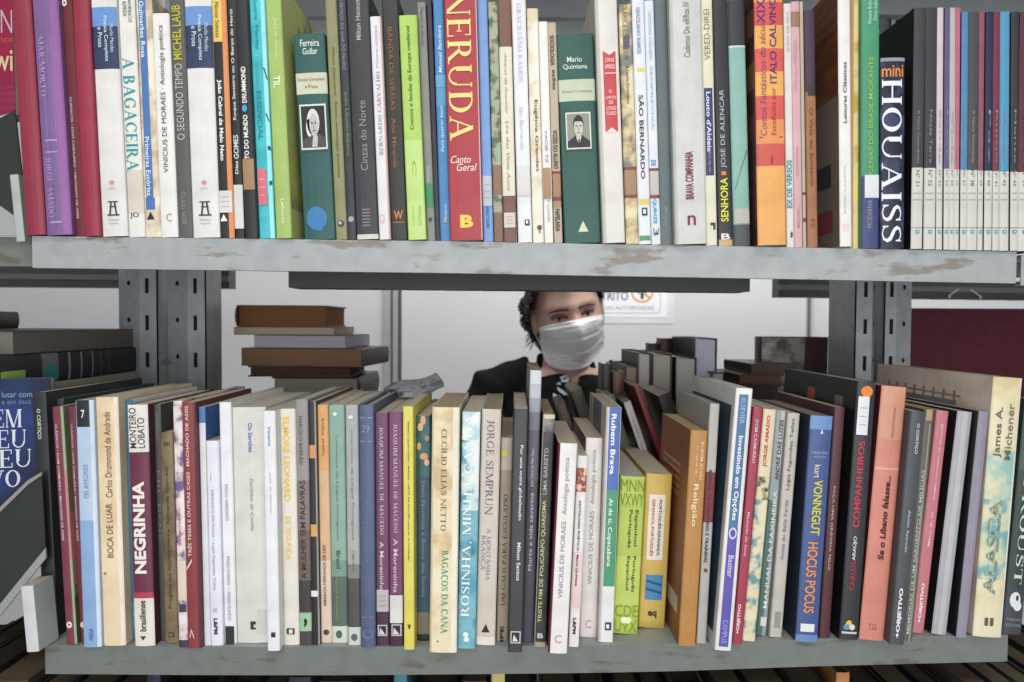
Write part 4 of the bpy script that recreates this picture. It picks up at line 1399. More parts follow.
 dict(p=(626.2, 638.8, 242, 618, 631.4, 0), H=.22, c='#bba988', material=mottled('#d8cfae', '#7a7f74', '#c2ae82', 50), bands=[(167, 170, '#8c3436'), (170, 195, '#a17d59'), (195, 198, '#8c3436'), (36, 49, '#5c4a86', .25, .75)],
      text=[('CLARICE LISPECTOR', 4, 60, .25, .65, 'd', '#6d7a5a'), ('A Legião Estrangeira', 66, 104, .35, .65, 'd', '#4d4a40')], l='patchy beige and green book with brown taped band, right of the red ribbon spine'),
 dict(p=(639, 651.4, 242.5, 631.6, 644, 0), H=.228, c='#dadde2', l='white book with yellow bars and a bold dark title, before a thin blue lettered one', bands=[(68, 72, '#d8cc5a', .2, .9), (199, 205, '#e0c75a', .1, .95), (236, 241, '#3f9a5c', .05, .95)],
      text=[('GRACILIANO RAMOS', 8, 54, .3, .62, 'd', '#8a93a8', .02), ('SÃO BERNARDO', 95, 179, .3, .74, 'd', '#2e3138', .012)], art=[([(.3, 216), (.75, 216), (.75, 208), (.3, 208)], '#3a3e46'), ([(.4, 214), (.62, 214), (.62, 209.5), (.4, 209.5)], '#dadde2')]),
 dict(p=(651.6, 661, 243, 644.2, 653.4, 0), H=.224, c='#d3dbe2', l='thin white book with pale blue lettering and a grey label between red lines', bands=[(168, 171, '#8c3a46'), (195, 198.5, '#8c3a46'), (171, 195, '#bcb7ad')],
      text=[('ANTONIO CALLADO', 12, 60, .35, .65, 'd', '#8fa3b8'), ('SEMPREVIVA', 66, 130, .35, .65, 'd', '#a3b0c0'), ('DE', 160, 166, .2, .7, 'd', '#2f7ec2', .02), ('QUINZE', 199, 224, .2, .66, 'd', '#2f9ad0', .03), ('3', 228, 236, .2, .8, 'd', '#44484c')]),
 dict(p=(661.8, 674, 243, 653.6, 667.4, 0), H=.23, c='#5b6a6c', l='plain slate grey book left of the wide light grey one', text=[('Ática', 206, 226, .4, .6, 'd', '#93a0a2')]),
 dict(p=(674.2, 705.4, 244, 667.6, 701, 0), H=.236, set=-.006, c='#c6c8c2', l='wide light grey volume with a maroon title near its foot', bands=[(0, 243, '#b3b5af', 0, .10)],
      text=[('Caderno De eRRos IV', 3, 58, .42, .62, 'u', '#6d6d6a'), ('BRAVA COMPANHIA', 152, 200, .36, .62, 'u', '#7c2f33', .03), ('n', 216, 226, .40, .66, 'h', '#7c2f33', .01)]),
 dict(p=(705.6, 718, 244, 701.2, 711.6, 0), H=.226, c='#dad4b8', l='cream book with a navy title panel, between light grey and black spines', bands=[(88, 175.5, '#2c3a72', .1, .85)],
      text=[("Louco d'Aldeia", 92, 152, .26, .66, 'd', '#d6d9e6', .02), ('um dia longe', 150, 172, .3, .6, 'u', '#c58a6a'), ('VERED-DIREI', 10, 60, .2, .7, 'u', '#6d6448', -.01)], art=[([(.4, 230), (.85, 230), (.85, 223), (.4, 223)], '#3a3c42'), ([(.4, 230), (.62, 230), (.62, 226), (.4, 226)], '#dad4b8')]),
 dict(p=(718.2, 733, 244.5, 712, 727.4, 0), H=.23, c='#2e2f34', l='black book with yellow and pale capitals and an orange square', hard=False, bands=[(240, 244, '#c3a46c', .04, .98)],
      text=[('SENHORA', 178, 222, .22, .72, 'u', '#dbe03c', .012), ('JOSÉ DE ALENCAR', 90, 168, .22, .68, 'u', '#b9c4c9', -.006), ('B', 234, 240, .2, .8, 'h', '#e6e2da', .02)], art=[([(.3, 175.5), (.62, 175.5), (.62, 171.5), (.3, 171.5)], '#d97a4a')]),
 dict(p=(733.6, 751, 244.5, 727.6, 744, 0), H=.226, c='#7fb3a4', l='mint green book with a black upper third and grey label', bands=[(0, 46, '#35363a'), (46, 48, '#c3d6cf'), (225, 244, '#454d55')], stk=[(209, 224, .04, .96, '#b5b0a2')],
      art=[([(.1, 190), (.14, 190), (.92, 152), (.90, 150)], '#55786e')]),
 dict(p=(757.6, 786.6, 245, 753.4, 783, 0), H=.24, set=-.010, c='#e6a03c', lc='#4a1f22', ldec=[(0, 1, .42, .50, '#6a2426'), (0, 1, .60, .70, '#7a4a28'), (0, 1, .80, .9, '#7a4a28')],
      l='wide orange and red banded volume with purple lettering', hard=False,
      bands=[(0, 3, '#e2942f'), (3, 26, '#d8413c'), (26, 49, '#e8a23a'), (49, 72, '#d94a42'), (72, 96, '#e8a338'), (96, 144, '#d94a40'), (144, 166, '#cf4a3c'), (120, 144, '#e0893a')],
      text=[('Contos Fantásticos do século', 20, 136, .14, .36, 'u', '#7c4a5c', 0, .2), ('XIX', 0, 24, .08, .36, 'u', '#5a3070', .01), ('ITALO CALVINO', -2, 84, .50, .74, 'u', '#54326e', .012), ('Escolhidos por', 88, 136, .52, .74, 'u', '#8c4038', 0, .2)],
      art=[([(.1, 138), (.92, 138), (.92, 137), (.1, 137)], '#5a3a5c'), ([(.48, 164), (.56, 164), (.54, 156), (.50, 158)], '#8c3434')]),
 dict(p=(787, 794, 245.5, 783.2, 791, 4), c='#d6d4d2', l='thin white book right of the orange banded volume', text=[('O RIO DA VILA', 12, 52, .34, .7, 'u', '#a3a09c'), ('EX DE VERSOS', 160, 208, .1, .8, 'u', '#2f8f93', .02), ('j', 232, 238, .4, .8, 'h', '#33363a', .03)]),
 dict(p=(794.2, 803, 245.5, 791.2, 799.6, 2), c='#cfa0a6', l='slim pink book with a brown mark near its head', bands=[(12, 27, '#9a7350')], text=[('MULHERES', 40, 90, .25, .6, 'u', '#c3949a'), ('ROMANCE', 148, 176, .35, .6, 'd', '#b58a8e'), ('BRASIL', 208, 228, .35, .65, 'u', '#a57c80')]),
 dict(p=(803.2, 807.2, 245.5, 800, 802.6, 2), c='#b3a88c', l='very thin tan book between pink and purple brown spines', bands=[(192, 195, '#7c3436'), (218, 222, '#7c3436')]),
 dict(p=(807.6, 817.2, 246, 803, 814.8, 10.5), c='#4a3146', l='book with purple upper half and burnt orange lower half', bands=[(92, 245, '#a0653a'), (84, 96, '#39302c', .2, 1)], text=[('O Vale do Solitário', 108, 186, .34, .66, 'd', '#6d3a22'), ('23', 219, 228, .3, .7, 'u', '#7c4a2a')]),
 dict(p=(840, 851.6, 246.5, 837.4, 850.6, 0), H=.238, set=-.012, c='#e0dedb', lc=mottled('#7a4426', '#5e3320', '#6b3b22', 30, stretch=(1, 1, 5)), ldec=[(0, 1, 0, .58, '#7a6a58'), (.12, .34, .24, .33, '#2c2a2a'), (.10, .36, .06, .15, '#8c2430')], hard=False,
      l='white spined classic reader showing a wood grain side cover', text=[('Leituras Clássicas', 62, 123, .34, .62, 'u', '#55504c', .014), ('ROMEU E JULIETA', 166, 214, .35, .55, 'u', '#b3aeaa')], bands=[(224, 232, '#e3c9c6', .2, .8)]),
 dict(p=(851.8, 860.2, 247, 850.8, 860.6, 0), H=.236, c='#cbb56a', material=mottled('#d8c472', '#b79a4a', '#cfc08a', 26), l='slim mustard yellow book beside the green spine', bands=[(0, 246, '#a98142', 0, .38)]),
 dict(p=(860.4, 878, 247, 860.8, 879.6, 0), H=.238, c='#37946a', set=-.002, l='green tall book with yellow lettering and a blue foot', bands=[(176, 246, '#39437c')],
      text=[('CENAS DO BRASIL MIGRANTE', 57, 174, .34, .60, 'u', '#8fb84a', .006), ('Rosana Bulos', 0, 24, .30, .50, 'u', '#b9dcc9'), ('Denis Salles', 0, 21, .62, .82, 'u', '#b9dcc9'), ('MODERNA', 200, 228, .3, .58, 'u', '#9a8f8f')], stk=[(175, 198, .15, .98, '#d3d5da')]),
 dict(p=(878.4, 903.6, 248, 880, 904.6, 58.5), c='#343c52', set=-.004, material=mottled('#262c42', '#39425e', '#1f2230', 30), l='pocket dictionary with giant white letters and orange heading', bands=[(59, 62, '#8c8f99')],
      text=[('mini', 66, 77.5, .03, .90, 'h', '#e08a30', .01), ('HOUAISS', 80, 243, .04, .84, 'd', '#dfe3ec', 'S')]),
]
mags = [(910.6, 922.3, 914.4, 926, '#3c3d41', 'dark grey'), (922.8, 935.8, 926.4, 937.6, '#39393b', 'charcoal'), (936, 942.6, 938, 944.4, '#c9b9c4', 'lilac'), (942.8, 948.6, 944.6, 949.4, '#5a5480', 'violet blue'),
        (948.8, 954.8, 949.6, 955.6, '#b3aca6', 'beige grey'), (955, 959.2, 955.8, 961, '#c0587a', 'rose pink'), (959.4, 965.4, 961.4, 969, '#3f84b0', 'steel blue'), (965.6, 977.2, 969.2, 979.6, '#45474a', 'wide grey'),
        (977.6, 983, 980, 985.6, '#8f4a5c', 'dusty red'), (983.2, 991.4, 986, 993.6, '#232a48', 'navy'), (991.6, 999.4, 994, 999.8, '#762a42', 'wine red'), (1000, 1009.4, 1000.2, 1010.4, '#3c93ba', 'cyan'),
        (1009.8, 1016.4, 1011, 1020, '#333338', 'near black'), (1016.8, 1030, 1020.4, 1033, '#5c1f30', 'deep maroon'), (1030.4, 1040, 1033.4, 1043, '#c2b9a3', 'tan')]
mw = ['A Nova Consciência', 'Nossa Terra', 'Saúde', 'Ler', 'Vida', 'Arte', 'Mundo Novo', 'A Nova Sociedade', 'Cura', 'Paz', 'Rumo', 'Viver', 'Mente', 'Casa', 'Voz']
for i, (a, b, c_, d, colr, nm) in enumerate(mags):
    yt = 8 if i < 6 else 12
    yband = 167.5 + i * 0.35
    UR.append(dict(p=(a, b, 249.6, c_, d, yt), c=colr, lc='#141416', D=.17, set=-.006 if i == 0 else -.004 + .0008 * (i % 3), n='magazine', cat='magazine', g='magazines with white bands at the right end of the upper shelf', pages='#d8d6d0',
                   l=f'{nm} magazine spine above a white foot band, at the upper right',
                   bands=[(yband, 249, '#c9c8be'), (227.5, 228.3, '#7d7d78'), (192.5, 194, '#a3a29b', .1, .8), (199, 200.5, '#a3a29b', .1, .8)],
                   text=[(mw[i], 110, 163, .35, .6, 'd', '#8d8d92'), ('Nº %d' % (31 + i), 170, 186, .3, .62, 'd', '#6d6c68')], art=[(circ(.5, 232, min(.3, 2.2 / (b - a)), 2.2), '#4a8fae'), (circ(.5, 232, min(.14, 1 / (b - a)), 1), '#c9c8be')]))
shelf_row(UR, True)

# ------------------------------------------------------------------ lower row
LR = [
 dict(p=(48.4, 64.2, 637.5, 37, 49.5, 392.5), c='#2a2b2c', l='black slim schoolbook at the left end of the lower shelf', D=.17,
      text=[('O CORTIÇO', 409, 439, .3, .62, 'd', '#d0d2c4', .01), ('Aluísio Azevedo', 498, 536, .3, .55, 'd', '#b9c060'), ('+OBJETIVO', 594, 625, .22, .58, 'u', '#c3cc3e', .02)], art=[([(.5, 634), (.66, 634), (.66, 630), (.5, 631)], '#d0d0ca'), ([(.25, 634), (.36, 634), (.36, 632), (.25, 632)], '#a0a09c')]),
 dict(p=(63.6, 68.2, 632, 50.4, 60.4, 399), set=.030, D=.17, c='#2f4038', pages='#9aa39b', l='dark green thin book set back behind the left maroon classics book'),
 dict(p=(67.2, 77, 644.5, 51.4, 63.4, 407), c='#7a3044', rc='#6f7f52', rdec=[(0, .3, .25, .55, '#b9786c'), (0, .3, 0, .2, '#4f5f3c')], l='maroon classics book with white disc, left one of two on the lower shelf', bands=[(407, 645, '#93a878', .80, 1), (470, 560, '#c07a72', .80, 1)],
      text=[('CLÁSSICOS / DOM CASMURRO / MACHADO DE ASSIS', 424, 540, .24, .5, 'd', '#d9c9cc', .008)], art=[(circ(.42, 624.5, .28, 3.4), '#d9ccd0'), (circ(.42, 624.5, .1, 1.2), '#7a3044')]),
 dict(p=(81.6, 89, 644.5, 67.8, 75.8, 407), c='#6d2638', l='maroon classics book squeezed left of the pale blue one', set=.004, text=[('CLÁSSICOS / DOM CASMURRO / MACHADO DE ASSIS', 424, 540, .3, .6, 'd', '#cbb6ba', .008)], art=[(circ(.5, 624.5, .4, 3.2), '#cbb6ba')]),
 dict(p=(89.2, 105.8, 647.2, 76, 96.2, 400.5), c='#a9c3de', l='pale blue book with a black number square at its head', bands=[(402, 427, '#26272b', .06, .78), (401, 645, '#c6d6e6', .80, 1), (520, 646, '#7fa6d2', .0, .80)],
      text=[('7', 410, 418, .34, .54, 'h', '#dedfe2', .02), ('OS AMORES', 464, 498, .35, .6, 'u', '#7d93ab'), ('FARSA', 628, 640, .35, .6, 'u', '#3f6a9c', .01)]),
 dict(p=(106, 127.6, 645.8, 96.6, 120.6, 397.5), c='#dcc6a4', hard=False, material=mottled('#e2cfae', '#d4b994', '#dcc6a4', 18), l='cream book with tall thin brown lettering on the lower shelf', bands=[(398, 645, '#e6d9c4', .82, 1)],
      text=[('Carlos Drummond de Andrade', 412, 497, .36, .66, 'u', '#6d5a3e'), ('BOCA DE LUAR', 503, 557, .34, .62, 'u', '#6d5a3e')], art=[(circ(.2, 573, .06, 1.2), '#a35a3c')]),
 dict(p=(125.4, 133.4, 640.5, 120.8, 129, 399.5), c='#2f6f88', rc='#d3d4d2', l='thin teal book left of the white and maroon banded spine', text=[('ANTÔNIO TORRES', 460, 520, .3, .62, 'u', '#4f8aa3'), ('SARAMAGO', 602, 628, .25, .62, 'u', '#8fb9cc', .01)]),
 dict(p=(138, 158.6, 646, 129.4, 150, 405), c='#6b2442', rc='#4d1a2c', l='white and maroon banded book with large white block title', bands=[(406, 452, '#dedad0'), (592, 598, '#b02c4c'), (598, 645, '#dcd6ca')],
      text=[('MONTEIRO', 408, 448, .08, .44, 'u', '#3a3534', .004), ('LOBATO', 418, 448, .5, .84, 'u', '#3a3534', .004), ('NEGRINHA', 481, 573, .14, .74, 'u', '#e2ddd6', .04), ('brasiliense', 600, 631, .3, .62, 'u', '#3a3534', .02)], art=[([(.3, 636), (.6, 636), (.45, 640)], '#33302e')]),
 dict(p=(159, 164.6, 641, 150.4, 159, 404.5), c='#454844', l='narrow grey green book left of the short olive brown one', text=[('JOSÉ SARAMAGO', 412, 440, .3, .7, 'd', '#8d8f88'), ('MIL BOIS', 470, 540, .3, .7, 'd', '#6d706a')]),
 dict(p=(164.8, 178.6, 643.5, 159.4, 173, 433), c='#74654a', material=mottled('#7d6c4e', '#5f5340', '#74654a', 40), l='short olive brown old book with faded lettering', text=[('Fragata na minha terra, Almeida Garrett', 466, 608, .36, .66, 'u', '#3f3626'), ('381', 442, 446, .3, .75, 'h', '#3f3626')], art=[([(.3, 637), (.7, 637), (.7, 632), (.3, 632)], '#4a402e'), ([(.38, 636), (.62, 636), (.62, 633), (.38, 633)], '#74654a')]),
 dict(p=(179.6, 189, 647.5, 173.4, 183.4, 401), c='#d9d0d6', material=mottled('#ddd8dc', '#6a5a86', '#d3c2bc', 55), l='white book with purple flowery blotches', bands=[(560, 600, '#d8c4b4'), (604, 612, '#3a3a58', .1, .9), (640, 647, '#3f3650')], text=[('MEMÓRIAS', 508, 545, .3, .6, 'd', '#a84a6c')]),
 dict(p=(189.2, 203.6, 648.2, 184, 197.6, 402.5), c='#8c2f34', rc='#5c1d24', set=-.004, hard=False, l='red book with white capitals between flowery and white spines', bands=[(404, 648, '#6d2228', .80, 1)],
      text=[('TRÊS TESES E OUTRAS CASES · MACHADO DE ASSIS', 406, 556, .2, .5, 'u', '#dccac4', .012)], art=[([(.1, 570), (.5, 561), (.5, 558), (.1, 567)], '#dccac4'), ([(.2, 636), (.34, 628), (.55, 638), (.5, 638), (.34, 631), (.24, 638)], '#dccac4')]),
 dict(p=(205, 211, 645, 197.8, 204.8, 407.5), set=.002, c='#d2d3d8', D=.15, rc='#2f62a3', rdec=[(0, 1, .5, .86, '#c9a63c'), (0, 1, 0, .5, '#d2d3d8')], l='thin white book whose blue and yellow cover rises behind a shorter white one', bands=[(408, 423, '#3f74b4')]),
 dict(p=(211.2, 223.8, 645.6, 204.9, 217.6, 441), c='#dcdde6', l='short white book with pale drawing and small black mark', text=[('PÁSSARO DE FUGA · Lygia Fagundes Telles', 490, 590, .3, .6, 'd', '#8d8fa0'), ('L&PM', 618, 634, .3, .62, 'd', '#2c2c30', .03)], art=[([(.3, 480), (.4, 470), (.36, 481)], '#9aa09c'), ([(.25, 612), (.6, 612), (.6, 608), (.25, 608)], '#b9bac6')]),
 dict(p=(224, 235.2, 644, 217.8, 230.6, 402.5), c='#dfe0e4', l='tall white book with a black block at its foot, left of the wide off-white volume', text=[('ERICO VERISSIMO', 484, 520, .35, .6, 'd', '#8a8c9c'), ('PASSO FUNDO — PASSO FUNDO', 556, 620, .35, .62, 'd', '#8a8c9c')], art=[([(.1, 643), (.85, 643), (.85, 626), (.1, 626)], '#2a302e')]),
 dict(p=(235.6, 269.6, 643, 230.8, 265.4, 407.5), c='#cfcec4', hard=False, l='wide off-white volume with small blue title on the lower shelf', text=[('Os Sertões', 423, 452, .48, .6, 'd', '#3f66b4', .012), ('Euclides da Cunha', 478, 530, .5, .6, 'd', '#8d8d8c', 0, .25)],
      art=[([(.42, 629), (.58, 629), (.58, 621), (.42, 621)], '#33322e'), ([(.52, 627), (.58, 627), (.58, 624), (.52, 624)], '#cfcec4'), ([(.62, 634), (.98, 634), (.98, 610), (.62, 610)], '#c0c0b6')]),
 dict(p=(269.8, 283.6, 648, 265.6, 277.2, 411), c='#e0e0e2', set=-.008, l='bright white book with tiny blue heading, protruding beside the off-white volume', text=[('Iracema', 427, 446, .38, .66, 'd', '#7a93c4', .01), ('José de Alencar', 472, 514, .4, .62, 'd', '#b3b7c4')], art=[([(.35, 637), (.7, 637), (.7, 632), (.35, 632)], '#33322e')]),
 dict(p=(284, 298.4, 645, 277.4, 294.6, 409), c='#d9d4c6', l='cream book with large yellow capitals', text=[('ELMORE LEONARD', 417, 501, .22, .60, 'd', '#e2bb3c', .02), ('DE SEGUNDA', 516, 560, .25, .60, 'd', '#e0c56a', .02)], art=[([(.2, 634), (.72, 634), (.72, 628), (.2, 628)], '#3a3834'), ([(.36, 633), (.6, 633), (.6, 629), (.36, 629)], '#d9d4c6')]),
 dict(p=(298.6, 311.8, 645, 295, 307.2, 399.8), c='#8f8a88', l='grey to brown shaded book with a green comma square at its foot', bands=[(480, 530, '#7c706a'), (530, 580, '#6a5850'), (580, 612, '#3c3634'), (631, 645, '#44403e'), (613, 631, '#8fbf92', .04, .98)],
      text=[('MARCELO BARRÃO', 416, 464, .25, .62, 'd', '#55504e'), ('A MULHER SEM PALAVRAS', 480, 578, .25, .68, 'u', '#38312f', .006), (',', 618, 627, .4, .66, 'h', '#222624', .05)]),
 dict(p=(312, 319.6, 645, 307.6, 316, 402), c='#232326', l='thin black book with orange flames, left of the peach spine', bands=[(445, 458, '#d98a2a', .1, 1), (524, 536, '#d9962f', .1, 1), (402, 645, '#9a9690', .82, 1)], stk=[(590, 596, 0, .9, '#dcdcd8')]),
 dict(p=(320.6, 331, 643, 316.4, 328, 405), c='#d3a878', l='peach and orange slim book with dark purple lettering', bands=[(405, 470, '#d89a50'), (560, 643, '#d8bfa6')], text=[('Isabel Vieira', 418, 455, .35, .62, 'u', '#7a4a22'), ('AMARGA HERANÇA DE LEO', 544, 606, .3, .62, 'u', '#54406c', .01)], art=[(circ(.5, 632, .28, 2.8), '#4a4038')]),
 dict(p=(331.6, 348, 643, 328.6, 344.6, 405), c='#7fa593', hard=False, l='mint green series volume with a pale arched foot', bands=[(576, 643, '#51675c'), (560, 576, '#6f9282'), (626, 643, '#c9cfc0')], text=[('Literatura de Língua Portuguesa', 436, 540, .38, .56, 'd', '#55786a'), ('Brasil', 550, 568, .36, .62, 'd', '#2f5a4a', .01), ('Marco Lucchesi', 575, 620, .3, .44, 'd', '#9a9a4a')], art=[(circ(.46, 634, .2, 4), '#3f6a4a'), (circ(.4, 414, .14, 1.8), '#d3ddd4')]),
 dict(p=(348.4, 361, 645, 345, 358.4, 405), c='#a3a5a4', l='grey series volume with a pale arched foot, right of the mint one', bands=[(578, 645, '#4d4c48'), (564, 578, '#7d7e7a'), (627, 645, '#c9c9c0')], text=[('Literatura de Língua Portuguesa', 430, 540, .35, .6, 'd', '#7d807f'), ('Cabo Verde', 550, 572, .36, .66, 'd', '#77797a')], art=[(circ(.5, 637, .26, 3.6), '#5a5f66'), (circ(.42, 417, .2, 1.8), '#d9d9d6')]),
 dict(p=(361.2, 376, 647.4, 358.6, 374.2, 405), c='#4d5a7c', hard=True, l='slate blue book with a framed 29 near its head', text=[('29', 425, 432, .2, .72, 'h', '#8d9ab5', -.01), ('DOSTOIÉVSKI', 500, 560, .4, .62, 'd', '#6d7a9a')],
      art=[([(.1, 441.5), (.9, 441.5), (.9, 440.8), (.1, 440.8)], '#8d9ab5'), ([(.1, 418), (.9, 418), (.9, 417.3), (.1, 417.3)], '#8d9ab5'), ([(.1, 617), (.9, 617), (.9, 616.4), (.1, 616.4)], '#7d8aa5'), (circ(.5, 633, .36, 5), '#6a789a'), (circ(.5, 633, .28, 4), '#4d5a7c')]),
 dict(p=(376.2, 389, 645.4, 374.8, 388.4, 413), c='#6a3a5c', l='plum book with white serif lettering, left one of the pair', bands=[(611, 646, '#4a2440')], stk=[(589, 611, .03, .97, '#b7b2b3', '#9a9496')], text=[('JOAQUIM MANUEL DE MACEDO', 427, 534, .3, .62, 'd', '#cfbcc9', 'S'), ('A Moreninha', 541, 590, .3, .62, 'd', '#cfbcc9', .008)],
      art=[([(.12, 635.5), (.85, 635.5), (.85, 624.5), (.12, 624.5)], '#c9c6c4'), ([(.2, 634.5), (.78, 634.5), (.78, 625.5), (.2, 625.5)], '#332c30'), ([(.24, 634), (.7, 634), (.3, 627)], '#c9c6c4')]),
 dict(p=(389.6, 403.6, 646, 388.7, 402.6, 412), c='#753a66', l='plum book with white serif lettering, right one of the pair', bands=[(623, 646, '#44203c')], stk=[(594.5, 622.5, .02, .98, '#d3d1d1')], text=[('JOAQUIM MANUEL DE MACEDO', 424, 532, .3, .62, 'd', '#cfbcc9', 'S'), ('A Moreninha', 538, 592, .3, .62, 'd', '#cfbcc9', .008)],
      art=[([(.15, 635.5), (.88, 635.5), (.88, 624), (.15, 624)], '#c9c6c4'), ([(.22, 634.5), (.8, 634.5), (.8, 625), (.22, 625)], '#332c30'), ([(.26, 634), (.74, 634), (.32, 627)], '#c9c6c4')]),
 dict(p=(405, 416, 647.2, 403.4, 413.6, 406.6), c='#d8cc2e', set=-.006, l='bright yellow slim book on the lower shelf', text=[('MÁRIO QUINTANA / MÁRIO / ARTE DE FICÇÃO para ler na Fundação', 422, 560, .4, .66, 'd', '#6d6a22', .01), ('v', 624, 629, .35, .7, 'h', '#3f3c20', .05)]),
 dict(p=(416.5, 429.4, 640.5, 415, 430.6, 416), c='#2f5a60', material=mottled('#2c565c', '#366a6e', None, 60), l='teal book with peach flower petals at its head', bands=[(477, 612, '#2a5068'), (612, 634, '#7a7058'), (634, 640, '#1d2024')], text=[('Santa Fernanda e Amara dos Santos', 480, 596, .35, .62, 'd', '#8c8a7a')],
      art=[(circ(.5, 421, .2, 4), '#d3a878'), (circ(.3, 427, .2, 4), '#dcb68a'), (circ(.78, 438, .16, 3), '#b98a62'), (circ(.2, 446, .15, 4), '#d3a878'), (circ(.55, 456, .3, 3.4), '#d0a070'), (circ(.75, 462, .18, 3.4), '#dcb68a')]),
 dict(p=(430.4, 457, 651.4, 431.2, 460.6, 407.5), c='#dccdaa', hard=False, set=-.012, material=mottled('#e2d8bd', '#c7ad80', '#dccdaa', 22), pages='#b9a684', l='thick worn cream book with green and brown block capitals', bands=[(408, 650, '#cdb98e', .0, .08), (408, 650, '#e3dcc8', .78, 1)],
      text=[('CECÍLIO ELIAS NETTO', 429, 530, .36, .60, 'd', '#6d5f4a', 'S'), ('BAGAÇOS DA CANA', 550, 633, .38, .66, 'd', '#2f8f68', 'S')], art=[(circ(.3, 641, .03, 1), '#8c5a3c')]),
 dict(p=(457.6, 474.6, 648.5, 461.6, 481.4, 412), c='#3f87a0', material=mottled('#4f97ae', '#2f7a95', '#7ab0bc', 24), l='teal and white worn book with bold white capitals', bands=[(412, 440, mottled('#dfe4e0', '#a9ccd0', None, 60)), (440, 510, mottled('#d9dfdc', '#4f97ae', '#b9d2d2', 40))],
      text=[('ROSINHA, MINHA CANOA', 415, 616, .16, .66, 'u', '#e9ece9', 'S')], art=[(circ(.45, 634, .16, 2.6), '#dfe6e6'), (circ(.5, 639, .16, 2.6), '#dfe6e6')]),
 dict(p=(475, 495, 645, 481.8, 501.4, 409.5), c='#c9bfae', pages='#a89a80', l='beige book with violet author capitals and a black triangle', bands=[(637, 645, '#dcd6c8')],
      text=[('JORGE SEMPRUN', 420, 514, .28, .68, 'd', '#7d6480', 'S'), ('A MONTANHA', 528, 580, .42, .64, 'd', '#8f86a0', 'S'), ('BRANCA', 535, 570, .16, .38, 'd', '#8f86a0', 'S')], art=[([(.28, 632), (.70, 632), (.49, 623.5)], '#2a2628')]),
 dict(p=(495.6, 508.4, 641.5, 501.6, 512.4, 438), c='#998a74', bands=[(438, 470, '#b5a894')], l='short tan book with dark brown capitals, left of the leaning black one', text=[('UM GALO PARA ESCULÁPIO', 494, 605, .28, .68, 'u', '#4f4130', 'S'), ('IPE', 626, 640, .3, .62, 'u', '#2c2622', .04)], art=[([(.1, 456), (.6, 456), (.6, 450), (.1, 450)], '#c2bb52')]),
 dict(p=(508.8, 521.2, 651.8, 512.8, 529.4, 409), c='#393a3e', set=-.013, l='black book with white lower-case lettering, left of the tall grey one', rc='#3a3b3f', text=[('Por uma outra globalização', 445, 520, .46, .72, 'd', '#dadad8', .015), ('Milton Santos', 542, 580, .46, .72, 'd', '#dadad8', .015)],
      art=[([(.16, 643), (.86, 643), (.86, 631), (.16, 631)], '#cfcdc8'), ([(.22, 642), (.80, 642), (.80, 632), (.22, 632)], '#26272a'), ([(.3, 641), (.7, 641), (.38, 634)], '#cfcdc8')]),
 dict(p=(522.8, 534, 642.4, 529.8, 542, 370.6), c='#4a4450', pages='#a89a80', l='tallest slim book with pale silver head fading to purple grey', bands=[(371, 384, '#c3c8cc'), (384, 398, '#aab0b8'), (398, 412, '#8f929e'), (412, 430, '#716f7e'), (430, 480, '#5c5664')],
      text=[('Morte e vida severina', 492, 570, .3, .62, 'u', '#c9c4cc'), ('João Cabral de Melo Neto', 448, 486, .3, .62, 'u', '#c9c4cc')]),
 dict(p=(534.2, 544.4, 647, 542.2, 556, 414.8), c='#2f3032', pages='#b09a78', material=mottled('#28282a', '#3c3e40', None, 40), l='worn black book with pale torn edges and olive capitals', bands=[(415, 419, '#cfc0a6'), (419, 432, mottled('#4a4c4e', '#8d8d88', None, 70)), (415, 645, '#b5a58c', .0, .07), (642, 647, '#a39474')],
      text=[('TRISTE FIM DE POLICARPO QUARESMA', 500, 622, .22, .6, 'u', '#c2bb82', .012), ('LIMA BARRETO', 448, 494, .22, .55, 'u', '#b0b0aa', .005), ('B', 633, 638, .25, .75, 'h', '#c9c7be', .02)]),
 dict(p=(548, 567, 653.2, 558.2, 578, 443.8), c='#e0ddda', lc='#6b2030', bands=[(443, 655, '#6b2030', 0, .10)], set=-.016, pages='#cbbfa8', l='short white book with handwritten style lettering, protruding left of the pink marked thin one', text=[('VINICIUS DE MORAES · Antologia poética', 458, 598, .36, .68, 'u', '#8d8a8c'), ('C', 635, 643, .3, .66, 'h', '#cf908a')]),
 dict(p=(568, 579.4, 647, 578.2, 587.4, 456), c='#dfd8d4', l='thin white book with a red photo at its head, between two short white books', bands=[(456, 468, '#dcd8d2'), (468, 492, mottled('#b05a4a', '#d9b49c', '#7a2f2c', 120)), (552, 608, '#e3c3bf', .1, .9)],
      text=[('ANTOLOGIA POÉTICA · Mario Quintana', 500, 586, .3, .62, 'd', '#33303a', .02), ('L&PM', 618, 634, .3, .62, 'd', '#2c2c30', .04)]),
 dict(p=(580, 597.2, 637.5, 585.8, 603, 438.2), c='#d5cec9', lc='#6b2030', pages='#c9bda6', l='short greyish white book, handwritten style lettering, left of blue white green spine', text=[('VINICIUS DE MORAES · Antologia poética', 450, 584, .36, .68, 'u', '#8d8886'), ('C', 620, 628, .3, .66, 'h', '#c98a84')]),
 dict(p=(597.5, 612.2, 642.4, 606, 622, 407.5), c='#dddcda', lc='#39435c', ldec=[(0, .25, 0, 1, '#b9b4aa'), (.72, 1, 0, 1, '#a9a59c')], pages='#b5a78e', l='tall white book with blue and green title panels', bands=[(408, 490, '#3f66b4', .2, .96), (490, 586, '#2f9464', .2, .96), (408, 642, '#bdb6ac', 0, .16)],
